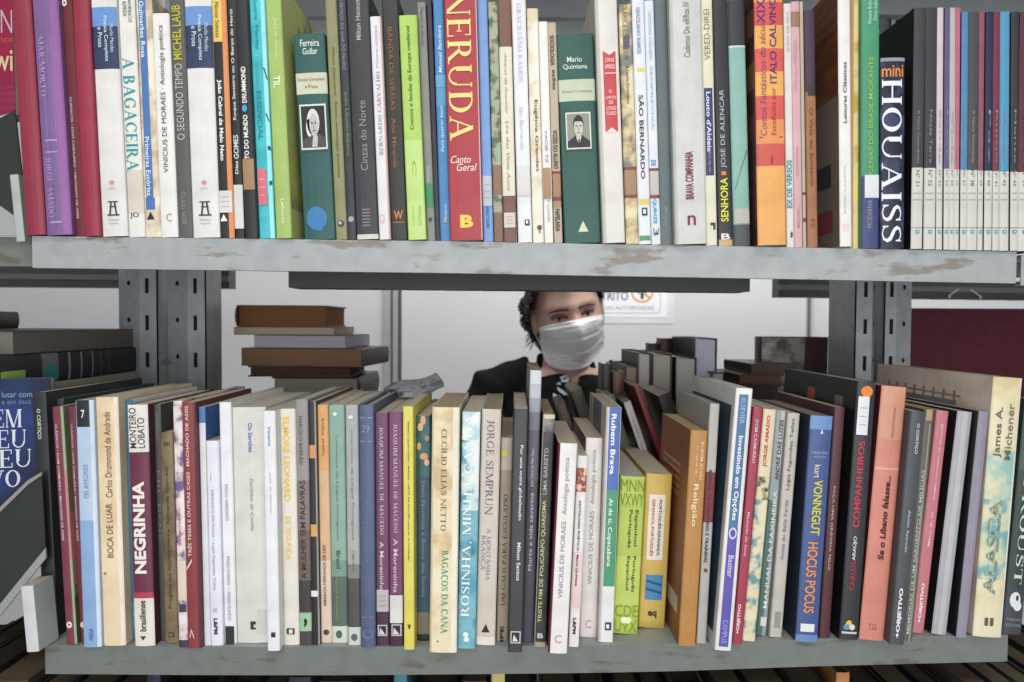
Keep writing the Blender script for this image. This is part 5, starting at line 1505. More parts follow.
      text=[('Rubem Braga', 414, 474, .26, .68, 'd', '#eceef4', .02), ('Ai de ti, Copacabana', 498, 566, .3, .66, 'd', '#e3efe6', .008)], art=[([(.42, 630), (.85, 630), (.85, 622), (.42, 622)], '#2f3f5c'), ([(.5, 628), (.7, 628), (.7, 624), (.5, 624)], '#dddcda')]),
 dict(p=(612.6, 637.2, 634, 620, 646.4, 477), c='#a9bf2c', pages='#c9c5ba', l='lime green pocket dictionary between white and yellow spines', bands=[(556, 606, '#b7c93c')], hard=False,
      text=[('Português', 510, 548, .38, .54, 'd', '#3c4a1a', .012), ('Espanhol', 510, 546, .62, .78, 'd', '#3c4a1a', .012), ('Espanhol', 556, 590, .38, .54, 'd', '#3c4a1a', .012), ('Português', 556, 592, .62, .78, 'd', '#3c4a1a', .012), ('MNN', 480, 492, .02, .98, 'h', '#6f8a22'), ('VXWY', 494, 507, .02, .98, 'h', '#6f8a22'), ('CDE', 605, 617, .05, .95, 'h', '#7d9a22'), ('UVX', 620, 632, .05, .95, 'h', '#7d9a22')],
      art=[(circ(.42, 620, .14, 3.4), '#dfe6b0'), (circ(.58, 620, .14, 3.4), '#dfe6b0')]),
 dict(p=(638, 664.6, 628, 645.8, 672.8, 474.6), c='#c9a52c', pages='#c9c2b0', l='mustard yellow pocket dictionary with a white title panel', bands=[(495, 560, '#ddd4c4', .16, .78), (575, 600, '#2f7fb0', .18, .84)],
      text=[('ESPANHOL·PORTUGUÊS', 500, 556, .28, .42, 'd', '#a83c2c', .012), ('PORTUGUÊS·ESPANHOL', 500, 556, .54, .68, 'd', '#3a3530', .012), ('eq', 611, 618, .32, .66, 'h', '#3a3220', .03)], art=[([(.22, 580), (.8, 584), (.8, 586), (.22, 582)], '#1c4a70'), ([(.22, 588), (.8, 592), (.8, 594), (.22, 590)], '#1c4a70')]),
 dict(p=(678.4, 695.2, 646.8, 690.4, 708.4, 431), c='#b57a1e', lc='#8a4f26', D=.12, pages='#b9a07a', set=-.006, ldec=[(.25, .85, .80 - .035 * i, .812 - .035 * i, '#b78a62') for i in range(5)] + [(.1, .5, .12, .2, '#cbb79a')], l='amber book showing a brown side cover with pale stripes',
      text=[('RUBEM ALVES', 442, 480, .62, .80, 'd', '#e0c79a', .008), ('o que é', 446, 474, .34, .5, 'd', '#e0c79a'), ('Religião', 484, 526, .26, .62, 'd', '#ead9b4', .006), ('primeiros passos da coleção de bolso', 540, 630, .5, .62, 'd', '#cfa65a')]),
 dict(p=(696.8, 705.6, 643.6, 709.6, 720.2, 404), c='#a9a7a1', lc='#9a9890', D=.12, pages='#a8a092', l='grey book showing a pale side cover behind the amber one', text=[('MANUAL DE COACHING E TRAINING', 470, 562, .25, .6, 'd', '#332f2e', .02)], bands=[(472, 522, '#7c2028')], art=[(circ(.5, 570, .2, 2), '#8c3028')]),
 dict(p=(714.2, 731.6, 653.4, 736.4, 752.8, 389), c='#dcdbd6', lc='#d2d1cb', D=.15, set=-.017, ldec=[(.06, .96, .05, .93, '#2f4a60')], hard=False, pages='#d0cabc', l='large white finance book with blue and violet spine panels',
      bands=[(395, 540, '#3a6f9c', .2, .76), (528, 647, '#5a4cab', .2, .78)], text=[('ELSEVIER', 399, 424, .34, .62, 'd', '#9ab6cf', .004), ('Investindo em Opções', 436, 520, .28, .64, 'd', '#e3e9f0', .02), ('Bastter', 555, 577, .34, .66, 'd', '#cfcbe8', .01), ('CAMPUS', 620, 643, .34, .64, 'd', '#a59fd6')], art=[(circ(.48, 533, .24, 6), '#c9cbe6'), (circ(.48, 533, .16, 4), '#5a4cab')]),
 dict(p=(732.8, 741.6, 646, 753, 763.4, 407.5), c='#a32846', set=-.006, l='crimson slim schoolbook right of the large white finance book', text=[('DOM CASMURRO', 420, 463, .3, .62, 'd', '#e3bcc4', .008), ('Machado de Assis', 512, 556, .3, .58, 'd', '#e0b4be', .006), ('+OBJETIVO', 604, 634, .2, .6, 'u', '#ecd6da', .03)]),
 dict(p=(742, 755.4, 641.6, 763.8, 776.2, 410), c='#c9c2a4', material=mottled('#d8d0b0', '#5f8f94', '#cfc6a8', 60), l='cream patterned book with red author capitals', bands=[(411, 476, '#d9c9a4'), (476, 500, mottled('#3a3c3a', '#cfc4a0', None, 160))], text=[('JORGE AMADO', 416, 467, .28, .64, 'u', '#c03c28', .025)]),
 dict(p=(756, 766, 636, 776.4, 786.6, 411), c='#8d9698', l='narrow silver grey book with dark overprinted lettering', bands=[(412, 470, '#b3b3b0', .5, .9), (500, 636, '#40645c', 0, .55), (617, 626, '#c9c9c4', .3, .9)], text=[('ANDRÉ DAS LUZES', 420, 480, .35, .8, 'u', '#3c3f42', .02), ('MANUAL DA FAXINEIRA', 490, 608, .4, .8, 'u', '#cfd3d0', .01)]),
 dict(p=(769.4, 781.8, 637.6, 787.8, 800, 413.7), c='#b9b2a8', l='light taupe book with dark thin lettering, left of the blue orange one', text=[('Lygia Fagundes Telles', 419, 490, .3, .64, 'u', '#5c5650', .004), ('Antes do Baile Verde', 500, 560, .3, .6, 'u', '#6d7a98', .004)], art=[([(.3, 628), (.75, 628), (.75, 612), (.3, 612)], '#8f8a82')]),
 dict(p=(795, 817.6, 642, 810.2, 833.4, 416.5), c='#38528c', lc='#1f2a40', pages='#8f8268', hard=False, l='blue book with yellow and orange condensed capitals', bands=[(417, 430, '#5f8ac4'), (624, 632, '#dcdcd8', .18, .80), (635, 642, '#5a86bd')],
      text=[('kurt', 465, 478, .30, .58, 'd', '#dcd8c0'), ('VONNEGUT', 480, 535, .32, .72, 'd', '#c9c24a', .02), ('HOCUS POCUS', 542, 613, .24, .70, 'd', '#d98a4a', .02), ('O DELÍRIO FINAL', 451, 454, .1, .84, 'h', '#9fb0d0'), ('AUTOR DE', 456, 458, .25, .75, 'h', '#9fb0d0')], art=[([(.45, 434), (.58, 434), (.515, 429)], '#c9d3e6')]),
 dict(p=(819, 829.6, 638, 834, 845.4, 407.5), c='#4f2128', D=.15, l='dark maroon book with pale capitals between blue and black spines', text=[('FAÇA UMA GRÁVIDA FELIZ', 486, 570, .3, .6, 'd', '#b9a39c', .01)]),
 dict(p=(839, 858.6, 645.6, 857.6, 876.4, 382), c='#2c2d33', lc='#161719', D=.168, set=-.004, ldec=[(.52, .62, .84, .94, '#a3432a'), (.15, .25, .82, .93, '#6d6d5c')], hard=False, pages='#b0aea6', l='large black book with red title, orange dot and white label',
      bands=[(632, 634, '#c9c6c0', .1, .9)], text=[('COMPANHEIROS', 441, 527, .24, .58, 'u', '#c03a48', .012), ('CARLOS', 561, 590, .3, .56, 'u', '#b03444', .008), ('ARAÚJO', 536, 560, .3, .56, 'u', '#dcdcda', .012)], stk=[(397, 435, .08, .66, '#d6d8dc', '#a9a9a6')], art=[(circ(.5, 392, .32, 5.6), '#d98138'), (circ(.42, 624, .16, 4), '#d9b73c'), (circ(.3, 627, .16, 3), '#5a8ab0'), (circ(.6, 627, .16, 3), '#cfcfc8')]),
 dict(p=(860, 886, 647, 883.6, 908.8, 387.5), c='#cd7a66', lc='#5c1d1c', set=-.006, hard=False, pages='#a08a72', l='wide salmon book with black gothic title', bands=[(388, 440, '#cb8a6a'), (468, 470, '#dc9a80'), (390, 646, '#b9684e', .94, 1)],
      text=[('Se o Líbano falasse...', 476, 560, .42, .66, 'u', '#4a2422', .03, .15), ('SÁVIO MAIA', 408, 438, .48, .62, 'u', '#a35a48'), ('T.I.S.', 624, 630, .3, .65, 'h', '#a8594a')]),
 dict(p=(887, 901.6, 645, 908.8, 923.8, 412), c='#454a50', l='charcoal slim schoolbook right of the salmon one', text=[('O CORTIÇO', 424, 454, .42, .66, 'd', '#d0d3d3', .012), ('Aluísio Azevedo', 510, 552, .4, .6, 'd', '#b9bdbd'), ('+OBJETIVO', 588, 638, .3, .62, 'u', '#e0e2e2', .04)]),
 dict(p=(903.4, 911.6, 641.4, 924, 935.4, 410), c='#5a584e', l='narrow dark olive book with a tan blotch at its head', bands=[(411, 421, '#b08a58', .2, .8), (424, 640, '#8f8f7c', .55, .72)], text=[('MEMÓRIAS DE UM SARGENTO DE MILÍCIAS', 470, 634, .15, .5, 'u', '#b5b5b0', .01)]),
 dict(p=(911.8, 923.4, 633.6, 936.2, 949.6, 411.5), c='#c26a76', l='pink slim schoolbook leaning beside a black gap', text=[('SERMÃO PASTORAL DE SÃO JOSÉ', 424, 500, .4, .62, 'u', '#e8cace', .008), ('Mário de Sá', 512, 546, .4, .6, 'u', '#e8cace', .006), ('+OBJETIVO', 583, 623, .32, .62, 'u', '#f0dfe0', .035)]),
 dict(p=(931.2, 946.6, 635, 957.6, 972.8, 412.5), c='#a3a3a8', lc='#17171a', l='plain silver grey book with a black side, right of the pink one', bands=[(413, 634, '#b3b3b8', .35, .7)]),
 dict(p=(956.2, 966.4, 638, 978.8, 989.6, 412), c='#8a8596', lc='#17171a', l='lavender grey slim book left of the large blotched cream volume', bands=[(470, 560, '#9a8a9c', .4, .6)]),
 dict(p=(973, 1000.8, 637.6, 992.6, 1023.4, 378.5), c='#d3cba8', lc=mottled('#dccfc2', '#c2b3a8', '#d0c2b4', 20), D=.20, pages='#b9b3a2', material=mottled('#ddd6bb', '#c9b98c', '#d5cca8', 14), hard=False, l='large cream and sea green worn volume with blotched lettering, near the right end',
      ldec=[(.26 + .085 * i, .28 + .085 * i, .83, .925, '#9a6a48') for i in range(8)] + [(.25, .9, .86, .885, '#6f7078'), (.22, .86, .90, .908, '#857a76')], bands=[(452, 500, mottled('#8fb5b0', '#d0cba8', '#b5c4b0', 40)), (500, 580, mottled('#d6cda6', '#6fa3a8', '#c3c4a4', 36)), (380, 640, '#e3e0d6', .93, 1)],
      text=[('James A.', 408, 458, .16, .44, 'u', '#5f5f55', .01), ('Michener', 404, 460, .54, .78, 'u', '#6f7064', .006), ('ALASCA', 500, 595, .2, .62, 'u', '#5f9aa8', .03), ('ALASCA', 502, 593, .24, .58, 'u', '#d0b860', .002), ('II', 618, 626, .34, .64, 'h', '#5c5648', .03)]),
 dict(p=(1002, 1021, 634.8, 1025, 1045, 400), c='#2c4038', l='dark green book with grey serif letters at the right end of the lower shelf', bands=[(588, 634, '#3c4148'), (414, 470, '#3c5048')], text=[('PROUST', 480, 584, .28, .68, 'd', '#c3cbc4', 'S'), ('CORDÃO', 618, 621, .1, .9, 'h', '#8f959a'), ('EDITORA', 624, 627, .1, .9, 'h', '#8f959a')], art=[(circ(.45, 600, .28, 8), '#cfd3d3'), (circ(.6, 606, .22, 5), '#cfd3d3'), (circ(.55, 598, .08, 3), '#3c4148')]),
]
shelf_row(LR, False)
# ------------------------------------------------------------------ the person behind the shelves
PYD = 0.815
hc = unp(570.5, 311, PYD)                               # between the eyes
HM = Matrix.Translation((hc.x, hc.y + .085, hc.z)) @ Matrix.Rotation(math.radians(-11), 4, 'Y') @ Matrix.Rotation(math.radians(8), 4, 'X') @ Matrix.Rotation(math.radians(4), 4, 'Z')
skin_m = mat('#c79c88', 0.5, .05, 30, 'skin', 0.35)
person = empty('person', 'person in a black top and white face mask looking down behind the shelves', 'person')
person.location = (hc.x, hc.y + .1, 0)
bpy.context.view_layer.update()


def gauss(d, s): return math.exp(-d / (2 * s * s))


def head_point(n, infl=0.0):
    x, y, z = n
    a, b = .0735 + infl, .094 + infl
    c = (.122 if z > 0 else .118) + infl
    p = Vector((x * a, y * b, z * c))
    if z < 0:                                         # jaw narrows
        t = -z
        p.x *= 1 - .34 * t ** 2
        if p.y > 0: p.y *= 1 - .35 * t
    if p.y < 0:
        p.y *= 1 - .10 * (abs(p.x) / .07) ** 2
        fx, fz = p.x, p.z
        p.y -= .021 * gauss((fx / .011) ** 2 + ((fz + .036) / .018) ** 2, 1)      # nose tip
        p.y -= .010 * gauss((fx / .008) ** 2 + ((fz + .010) / .02) ** 2, 1)        # bridge
        for s in (-1, 1):
            p.y += .012 * gauss(((fx - s * .031) / .014) ** 2 + ((fz - .001) / .010) ** 2, 1)   # sockets
            p.y -= .005 * gauss(((fx - s * .033) / .022) ** 2 + ((fz - .022) / .008) ** 2, 1)   # brow
            p.y -= .005 * gauss(((fx - s * .040) / .018) ** 2 + ((fz + .034) / .016) ** 2, 1)   # cheek
        p.y -= .006 * gauss((fx / .020) ** 2 + ((fz + .072) / .008) ** 2, 1)       # lips
        p.y += .003 * gauss((fx / .020) ** 2 + ((fz + .072) / .002) ** 2, 1)
        p.y -= .008 * gauss((fx / .02) ** 2 + ((fz + .105) / .012) ** 2, 1)        # chin
    return p


bm = bmesh.new()
bmesh.ops.create_icosphere(bm, subdivisions=6, radius=1)
for v in bm.verts:
    v.co = HM @ head_point(v.co.normalized())
for s in (-1, 1):                                     # ears
    e = bmesh.ops.create_uvsphere(bm, u_segments=16, v_segments=12, radius=1)['verts']
    for v in e:
        q = v.co
        r_ = 1.0 - .35 * gauss((q.y / .5) ** 2 + (q.z / .6) ** 2, 1) * (1 if q.x * s > 0 else 0)
        v.co = HM @ Vector((s * .074 + q.x * .009 * r_ + s * .004, .012 + q.y * .017 + q.z * .004, -.012 + q.z * .031))


def limb(bm, pts):
    """tapering chain of ellipse rings: (pos, rx, ry)"""
    prev = None
    for i, (p, rx, ry) in enumerate(pts):
        p = Vector(p)
        d = (Vector(pts[min(i + 1, len(pts) - 1)][0]) - Vector(pts[max(i - 1, 0)][0])).normalized()
        u = d.cross(Vector((0, 1, 0)))
        if u.length < .1: u = Vector((1, 0, 0))
        u.normalize()
        w = u.cross(d).normalized()
        ring = [bm.verts.new(p + u * rx * math.cos(k * math.pi / 10) + w * ry * math.sin(k * math.pi / 10)) for k in range(20)]
        if prev:
            for k in range(20):
                bm.faces.new((prev[k], prev[(k + 1) % 20], ring[(k + 1) % 20], ring[k]))
        else:
            bm.faces.new(ring[::-1])
        prev = ring
    bm.faces.new(prev)


def rel(x, y, z): return Vector((hc.x + x, hc.y + y, hc.z + z))


sh = -.195                                            # shoulder height below the eyes
torso = [(rel(0, .10, -.86), .15, .115), (rel(0, .10, -.76), .165, .125), (rel(0, .10, -.62), .145, .11), (rel(0, .095, -.48), .145, .112), (rel(0, .09, -.33), .16, .118), (rel(.0, .095, -.235), .168, .105), (rel(.0, .105, -.18), .145, .08), (rel(0, .115, -.135), .085, .06)]
neck = [(rel(.0, .115, -.18), .062, .058), (rel(.0, .10, -.12), .054, .054), (rel(.005, .09, -.05), .05, .052)]
armL = [(rel(-.075, .105, -.165), .058, .056), (rel(-.155, .095, -.185), .060, .055), (rel(-.215, .06, -.32), .047, .046), (rel(-.25, .0, -.43), .04, .04), (rel(-.20, -.07, -.45), .037, .036), (rel(-.14, -.14, -.43), .029, .028), (rel(-.115, -.168, -.42), .024, .02)]
armR = [(rel(.075, .105, -.17), .058, .056), (rel(.155, .10, -.20), .058, .055), (rel(.205, .06, -.34), .047, .046), (rel(.225, .0, -.45), .04, .04), (rel(.18, -.07, -.46), .037, .036), (rel(.13, -.14, -.43), .029, .028), (rel(.11, -.168, -.42), .024, .02)]
gz = -hc.z
legs = []
for s in (-1, 1):
    legs.append([(rel(s * .085, .10, -.82), .095, .10), (rel(s * .09, .095, -1.0), .078, .08), (rel(s * .09, .085, gz + .46), .056, .058), (rel(s * .092, .10, gz + .32), .052, .056), (rel(s * .095, .115, gz + .10), .034, .036), (rel(s * .095, .115, gz + .055), .036, .042)])
for L_ in [torso, neck, armL, armR] + legs:
    limb(bm, L_)
for s in (-1, 1):                                     # feet
    limb(bm, [(rel(s * .095, .15, gz + .035), .03, .03), (rel(s * .097, .06, gz + .035), .038, .032), (rel(s * .10, -.03, gz + .022), .042, .02), (rel(s * .10, -.07, gz + .016), .03, .014)])
for s, w in ((-1, rel(-.115, -.168, -.42)), (1, rel(.11, -.168, -.42))):   # hands resting on the books' tops
    f = Vector((.25 * -s, -.93, -.18)).normalized()
    side = Vector((1, .0, 0)) - f * f.x
    side.normalize()
    limb(bm, [(w, .022, .018), (w + f * .03, .034, .014), (w + f * .075, .039, .012), (w + f * .088, .036, .010)])
    for k, ln in enumerate((.062, .074, .070, .055)):
        b0 = w + f * .08 + side * (-.028 + .0187 * k) * (1)
        dn = Vector((0, 0, -1))
        limb(bm, [(b0, .0088, .0085), (b0 + f * ln * .45, .0082, .008), (b0 + f * ln * .78 + dn * .008, .0075, .0072), (b0 + f * ln + dn * .02, .0055, .005)])
    th = w + f * .03 - side * s * -.03
    limb(bm, [(th, .011, .010), (th + f * .025 + side * s * .018, .0095, .009), (th + f * .05 + side * s * .022, .008, .008), (th + f * .066 + side * s * .018, .005, .005)])
me = bpy.data.meshes.new('raw')
bm.to_mesh(me); bm.free()


def remesh(me, voxel, smooth=4):
    o = bpy.data.objects.new('raw', me)
    COL.objects.link(o)
    r = o.modifiers.new('r', 'REMESH'); r.mode = 'VOXEL'; r.voxel_size = voxel
    s = o.modifiers.new('s', 'SMOOTH'); s.iterations = smooth; s.factor = .5
    dg = bpy.context.evaluated_depsgraph_get()
    m2 = bpy.data.meshes.new_from_object(o.evaluated_get(dg))
    bpy.data.objects.remove(o)
    return m2


def finish(m2, name, mats, parent, smooth=True):
    for m in mats: m2.materials.append(m)
    m2.polygons.foreach_set('use_smooth', [smooth] * len(m2.polygons))
    o = bpy.data.objects.new(name, m2)
    m2.name = name
    COL.objects.link(o)
    o.parent = parent
    o.matrix_parent_inverse = parent.matrix_world.inverted()
    return o


body_me = remesh(me, .0034, 3)
body = finish(body_me, 'body', [skin_m], person)
bvh = BVHTree.FromPolygons([v.co.copy() for v in body_me.vertices], [tuple(p.vertices) for p in body_me.polygons])
body['label'] = 'face, neck and hands with light skin'

# clothes: shells over the body, cut at neckline and cuffs
bm = bmesh.new()
limb(bm, [(p, rx + .011, ry + .011) for p, rx, ry in torso[:-1]] + [(rel(0, .122, -.142), .082, .052)])
for A_ in (armL, armR):
    limb(bm, [(p, rx + .010, ry + .010) for p, rx, ry in A_[:-1]])
limb(bm, [(rel(0, .13, -.19), .085, .06), (rel(0, .135, -.125), .070, .052), (rel(0, .138, -.095), .064, .046)])
me = bpy.data.meshes.new('raw'); bm.to_mesh(me); bm.free()
m2 = remesh(me, .005, 5)
# soft folds
nrm = [v.normal.copy() for v in m2.vertices]
for i, v in enumerate(m2.vertices):
    d = noise.noise(v.co * 16) * .0045 + math.sin(v.co.x * 70 + v.co.z * 90) * .0012
    v.co += nrm[i] * d
# neckline: scoop at the front
bmx = bmesh.new(); bmx.from_mesh(m2)
cut = []
for f in bmx.faces:
    c_ = f.calc_center_median() - hc
    if c_.y < .12 and abs(c_.x - .012) < .06 and c_.z > -.172 + 2.2 * abs(c_.x - .012): cut.append(f)
bmesh.ops.delete(bmx, geom=cut, context='FACES')
bmx.to_mesh(m2); bmx.free()
shirt = finish(m2, 'shirt', [mat('#08080a', 0.85, .2, 60, 'black_knit', 0.08)], person)
sbv = BVHTree.FromPolygons([v.co.copy() for v in m2.vertices], [tuple(p.vertices) for p in m2.polygons])
bm = bmesh.new()
limb(bm, [(p, rx + .009, ry + .009) for p, rx, ry in torso[:2]] + [(rel(0, .10, -.70), .166, .126)])
for L_ in legs:
    limb(bm, [(p, rx + .010, ry + .010) for p, rx, ry in L_[:5]])
me = bpy.data.meshes.new('raw'); bm.to_mesh(me); bm.free()
finish(remesh(me, .008, 4), 'trousers', [mat('#23262e', 0.8, .1, 60, 'dark_cloth', .2)], person)
for s in (-1, 1):
    bm = bmesh.new()
    limb(bm, [(rel(s * .095, .158, gz + .03), .038, .03), (rel(s * .097, .06, gz + .045), .047, .045), (rel(s * .10, -.03, gz + .027), .051, .027), (rel(s * .10, -.085, gz + .018), .036, .018)])
    me = bpy.data.meshes.new('raw'); bm.to_mesh(me); bm.free()
    finish(remesh(me, .006, 3), 'shoe', [mat('#1c1c1e', 0.6, .1, 60, 'shoe_canvas', .3)], person)

# white print on the chest
pm = MB()
for pts in ([(577, 376), (584, 373), (590, 378), (586, 381), (579, 381)], [(586, 381.5), (591, 381), (591, 386), (587, 385)], [(574, 386), (580, 389), (585, 394), (581, 394), (575, 389.5)], [(573, 383), (577, 381), (578, 384)], [(570, 392), (574, 394), (573, 397), (570, 396)]):
    P = []
    for x, y in [(x_ - 17, y_ + 1) for x_, y_ in pts]:
        h = sbv.ray_cast(CAM, ray(x, y).normalized())
        if h[0] is None: break
        P.append(h[0] - ray(x, y).normalized() * .0025)
    if len(P) == len(pts):
        pm.poly(P, mat('#b9c0cc', .6, .2, 90, 'print'))
if pm.f:
    o = pm.build('chest_print')
    o.parent = shirt
    o.matrix_parent_inverse = shirt.matrix_world.inverted()

# eyes, lids and brows
def head_part(name, bmq, m, smooth=True, parent=None):
    for v in bmq.verts: v.co = HM @ v.co
    o = bm_obj(name, bmq, m, None, smooth)
    o.parent = parent or person
    o.matrix_parent_inverse = (parent or person).matrix_world.inverted()
    return o


def surf(x, z, lift=0.0):
    """head-local point on the face in front of (x, z)"""
    o = HM @ Vector((x, -.25, z)); d = (HM.to_3x3() @ Vector((0, 1, 0))).normalized()
    h = bvh.ray_cast(o, d)
    p = HM.inverted() @ h[0] if h[0] is not None else Vector((x, 0, z))
    return Vector((x, p.y - lift, z))


for s in (-1, 1):
    c = surf(s * .0305, .001, -.0095)
    bmq = bmesh.new()
    bmesh.ops.create_uvsphere(bmq, u_segments=20, v_segments=14, radius=.0122, matrix=Matrix.Translation(c))
    eye = head_part('eye', bmq, mat('#c9c0ba', .15, .02, 30, 'eye_white', .5))
    bmq = bmesh.new()
    g = (Vector((.0, -.93, -.34))).normalized()
    bmesh.ops.create_uvsphere(bmq, u_segments=16, v_segments=10, radius=.0062, matrix=Matrix.Translation(c + g * .0078))
    head_part('iris', bmq, mat('#1f1512', .1, .02, 30, 'iris', .5), parent=eye)
    # upper lid with lashes, brow
    for nm, z0, dz, hh, ln, col_ in (('eyelid', .0058, -.0042, .0048, .0168, '#8a5d50'), ('eyelash', .0014, -.0042, .0010, .0168, '#1c1312'), ('eyebrow', .0175, -.003, .0026, .020, '#5a3f36')):
        bmq = bmesh.new()
        n = 12
        rows_ = []
        for i in range(n + 1):
            t = -1 + 2 * i / n
            x = s * .0315 + t * ln * (s)
            zc = z0 + dz * t * t + (-.002 * t if nm == 'eyebrow' else 0)
            w = hh * (1 - .55 * abs(t) ** 2)
            if nm == 'eyebrow': w = hh * (1 - .6 * max(0, t))
            pu, pl = surf(x, zc + w, .0012), surf(x, zc - w, .0012)
            if nm != 'eyebrow':
                rr = .0135
                for p in (pu, pl):
                    dd = rr * rr - (p.x - c.x) ** 2 - (p.z - c.z) ** 2
                    if dd > 0: p.y = min(p.y, c.y - math.sqrt(dd) - (.0008 if nm == 'eyelash' else 0))
            rows_.append((bmq.verts.new(pu), bmq.verts.new(pl), bmq.verts.new(pl + Vector((0, .003, 0))), bmq.verts.new(pu + Vector((0, .003, 0)))))
        for r0, r1 in zip(rows_, rows_[1:]):
            for k in range(4):
                bmq.faces.new((r0[k], r0[(k + 1) % 4], r1[(k + 1) % 4], r1[k]))
        bmq.faces.new(rows_[0]); bmq.faces.new(rows_[-1][::-1])
        head_part(nm, bmq, mat(col_, .6, .1, 60, nm, .2))

# face mask
NU, NV = 44, 48
grid = []
for j in range(NV + 1):
    v = j / NV
    row = []
    for i in range(NU + 1):
        u = -1 + 2 * i / NU
        x = .0715 * math.sin(u * 1.42) / math.sin(1.42)
        ztop = -.0055 - .013 * abs(u) ** 1.4
        zbot = -.122 + .028 * abs(u) ** 2
        z = zbot + (ztop - zbot) * v
        p = surf(x * .985, z, 0)
        if p.y > .03 or p.y == 0: p.y = .02
        row.append([x, p.y, z])
    grid.append(row)
base = [[q[1] for q in r] for r in grid]
for it in range(60):
    new = [[q[1] for q in r] for r in grid]
    for j in range(NV + 1):
        for i in range(NU + 1):
            acc, k = 0, 0
            for dj, di in ((0, 1), (0, -1), (1, 0), (-1, 0)):
                jj, ii = j + dj, i + di
                if 0 <= jj <= NV and 0 <= ii <= NU:
                    acc += grid[jj][ii][1]; k += 1
            new[j][i] = min(acc / k, base[j][i])
    for j in range(NV + 1):
        for i in range(NU + 1):
            grid[j][i][1] = new[j][i]
bmq = bmesh.new()
VV = []
for side_, off in ((0, .0052), (1, .0032)):
    L2 = []
    for j in range(NV + 1):
        v = j / NV
        r = []
        for i in range(NU + 1):
            x, y, z = grid[j][i]
            u = abs(-1 + 2 * i / NU)
            ph = (v * 3.2 + .06 * math.sin(i * .16)) % 1.0
            pl = .0052 * (ph ** .8) * (1 - .55 * u ** 2) 
            wr = .0022 * noise.noise(Vector((x * 60, z * 160, 3)))
            r.append(bmq.verts.new((x * 1.03, y - off - pl - wr, z)))
        L2.append(r)
    VV.append(L2)
for k in (0, 1):
    for j in range(NV):
        for i in range(NU):
            q = (VV[k][j][i], VV[k][j][i + 1], VV[k][j + 1][i + 1], VV[k][j + 1][i])
            bmq.faces.new(q if k == 0 else q[::-1])
for i in range(NU):
    bmq.faces.new((VV[0][0][i], VV[1][0][i], VV[1][0][i + 1], VV[0][0][i + 1]))
    bmq.faces.new((VV[0][NV][i], VV[0][NV][i + 1], VV[1][NV][i + 1], VV[1][NV][i]))
for j in range(NV):
    bmq.faces.new((VV[0][j][0], VV[0][j + 1][0], VV[1][j + 1][0], VV[1][j][0]))
    bmq.faces.new((VV[0][j][NU], VV[1][j][NU], VV[1][j + 1][NU], VV[0][j + 1][NU]))
mask = head_part('face_mask', bmq, mat('#ecebee', .85, .03, 50, 'mask_cloth', .1))
for s in (-1, 1):
    bmq = bmesh.new()
    pts = [Vector((s * .0725, -.008, -.03)), Vector((s * .078, .0, -.012)), Vector((s * .083, .014, .012)), Vector((s * .084, .03, .012)), Vector((s * .081, .032, -.015)), Vector((s * .076, .01, -.05)), Vector((s * .070, -.01, -.075))]
    limb(bmq, [(p, .0014, .0014) for p in pts])
    head_part('ear_loop', bmq, mat('#dcdadc', .8, .03, 50, 'elastic', .1), parent=mask)

# hair: swept back cap with a low bun and loose curls
hair_m = mottled('#2a2321', '#4d4340', '#38302d', 120, 'hair', .45, (1, 1, .18))
bm = bmesh.new()
bmesh.ops.create_icosphere(bm, subdivisions=6, radius=1)
dele = []
for v in bm.verts:
    n = v.co.normalized()
    p = head_point(n, .0)
    k = .013 + .006 * noise.noise(n * 5) + .003 * math.sin(n.x * 40 + n.y * 26) + .002 * noise.noise(n * 22)
    v.co = p + Vector((n.x, n.y, n.z)) * k
    hl = .078 - 1.35 * max(0, -p.y - .055) * 0 
    lim = .082 - .0 * abs(p.x)
    side_ = abs(p.x) / .074
    front = p.y < -.012 - .018 * (1 - side_)
    if (front and p.z < .070 - .045 * max(0, side_ - .55) / .45) or p.z < -.075 or (p.y < .006 and p.z < .012 and side_ > .5) or (p.z < -.03 and p.y < .02):
        dele.append(v)
bmesh.ops.delete(bm, geom=dele, context='VERTS')
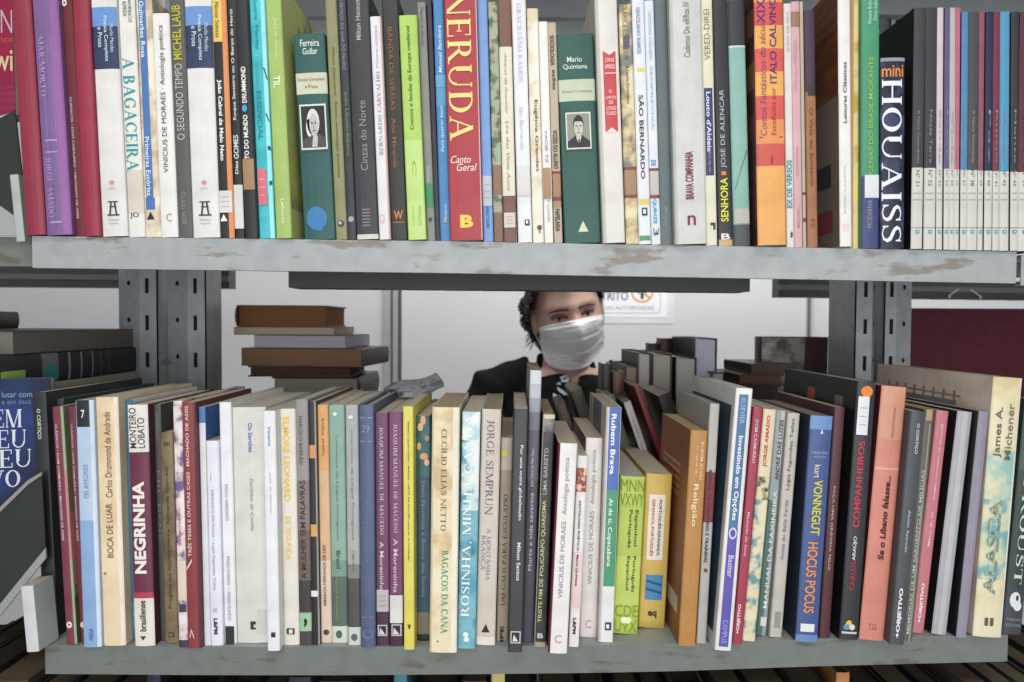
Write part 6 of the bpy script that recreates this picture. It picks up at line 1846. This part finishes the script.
for (cx_, cy_, cz_, rr) in ((-.068, .055, -.012, .030), (-.075, .045, .022, .028), (-.062, .06, -.045, .026), (-.055, .078, -.07, .022)):
    e = bmesh.ops.create_icosphere(bm, subdivisions=4, radius=1)['verts']
    for v in e:
        n = v.co.normalized()
        v.co = Vector((cx_, cy_, cz_)) + n * (rr * (1 + .16 * noise.noise(n * 3 + Vector((cx_ * 90, 0, 0))) + .09 * math.sin(n.z * 22 + n.x * 9)))
rnd = random.Random(3)
def curl(pts, r):
    P = []
    for i in range(len(pts) - 1):
        for k in range(6):
            P.append(Vector(pts[i]).lerp(Vector(pts[i + 1]), k / 6))
    P.append(Vector(pts[-1]))
    prev = None
    for i, p in enumerate(P):
        d = (P[min(i + 1, len(P) - 1)] - P[max(0, i - 1)]).normalized()
        u = d.cross(Vector((0, 1, .2))).normalized(); w = u.cross(d)
        rr = r * (1 - .6 * i / len(P))
        ring = [bm.verts.new(p + (u * math.cos(a) + w * math.sin(a)) * rr) for a in (0, 1.57, 3.14, 4.71)]
        if prev:
            for k in range(4): bm.faces.new((prev[k], prev[(k + 1) % 4], ring[(k + 1) % 4], ring[k]))
        prev = ring
for k in range(70):                                   # strands sweeping back from the hairline
    s = -1 if k % 5 else 1
    z0 = rnd.uniform(.0, .085) if s < 0 else rnd.uniform(.055, .085)
    y0 = -.035 - (z0 - .03) * .5 + rnd.uniform(-.006, .006)
    n0 = Vector((s * .07, y0, z0))
    pts = []
    for t in range(7):
        u = t / 6
        p = Vector((s * (.070 - .25 * max(0, z0 - .03) + .012 * math.sin(u * 3.1)), y0 + u * (.10 + rnd.uniform(0, .01)), z0 - u * u * rnd.uniform(.03, .07)))
        n = Vector((p.x / .0735, p.y / .094, p.z / .122)).normalized()
        q = head_point(n) + n * (.018 + .004 * math.sin(u * 9 + k))
        pts.append(q)
    curl(pts, .0022)
for k in range(16):                                   # loose ringlets at the left
    a0 = rnd.uniform(0, 6.28)
    st_ = Vector((-.082 - rnd.uniform(0, .012), rnd.uniform(.02, .06), rnd.uniform(-.01, .045)))
    pts = [st_ + Vector((-.010 * math.sin(t * .9 + .2) - .005 * math.cos(t * 1.4 + a0), .006 * math.sin(t * 1.3 + a0), -t * .0085)) for t in range(9)]
    curl(pts, .0011 + .0008 * (k % 3))
head_part('hair', bm, hair_m)
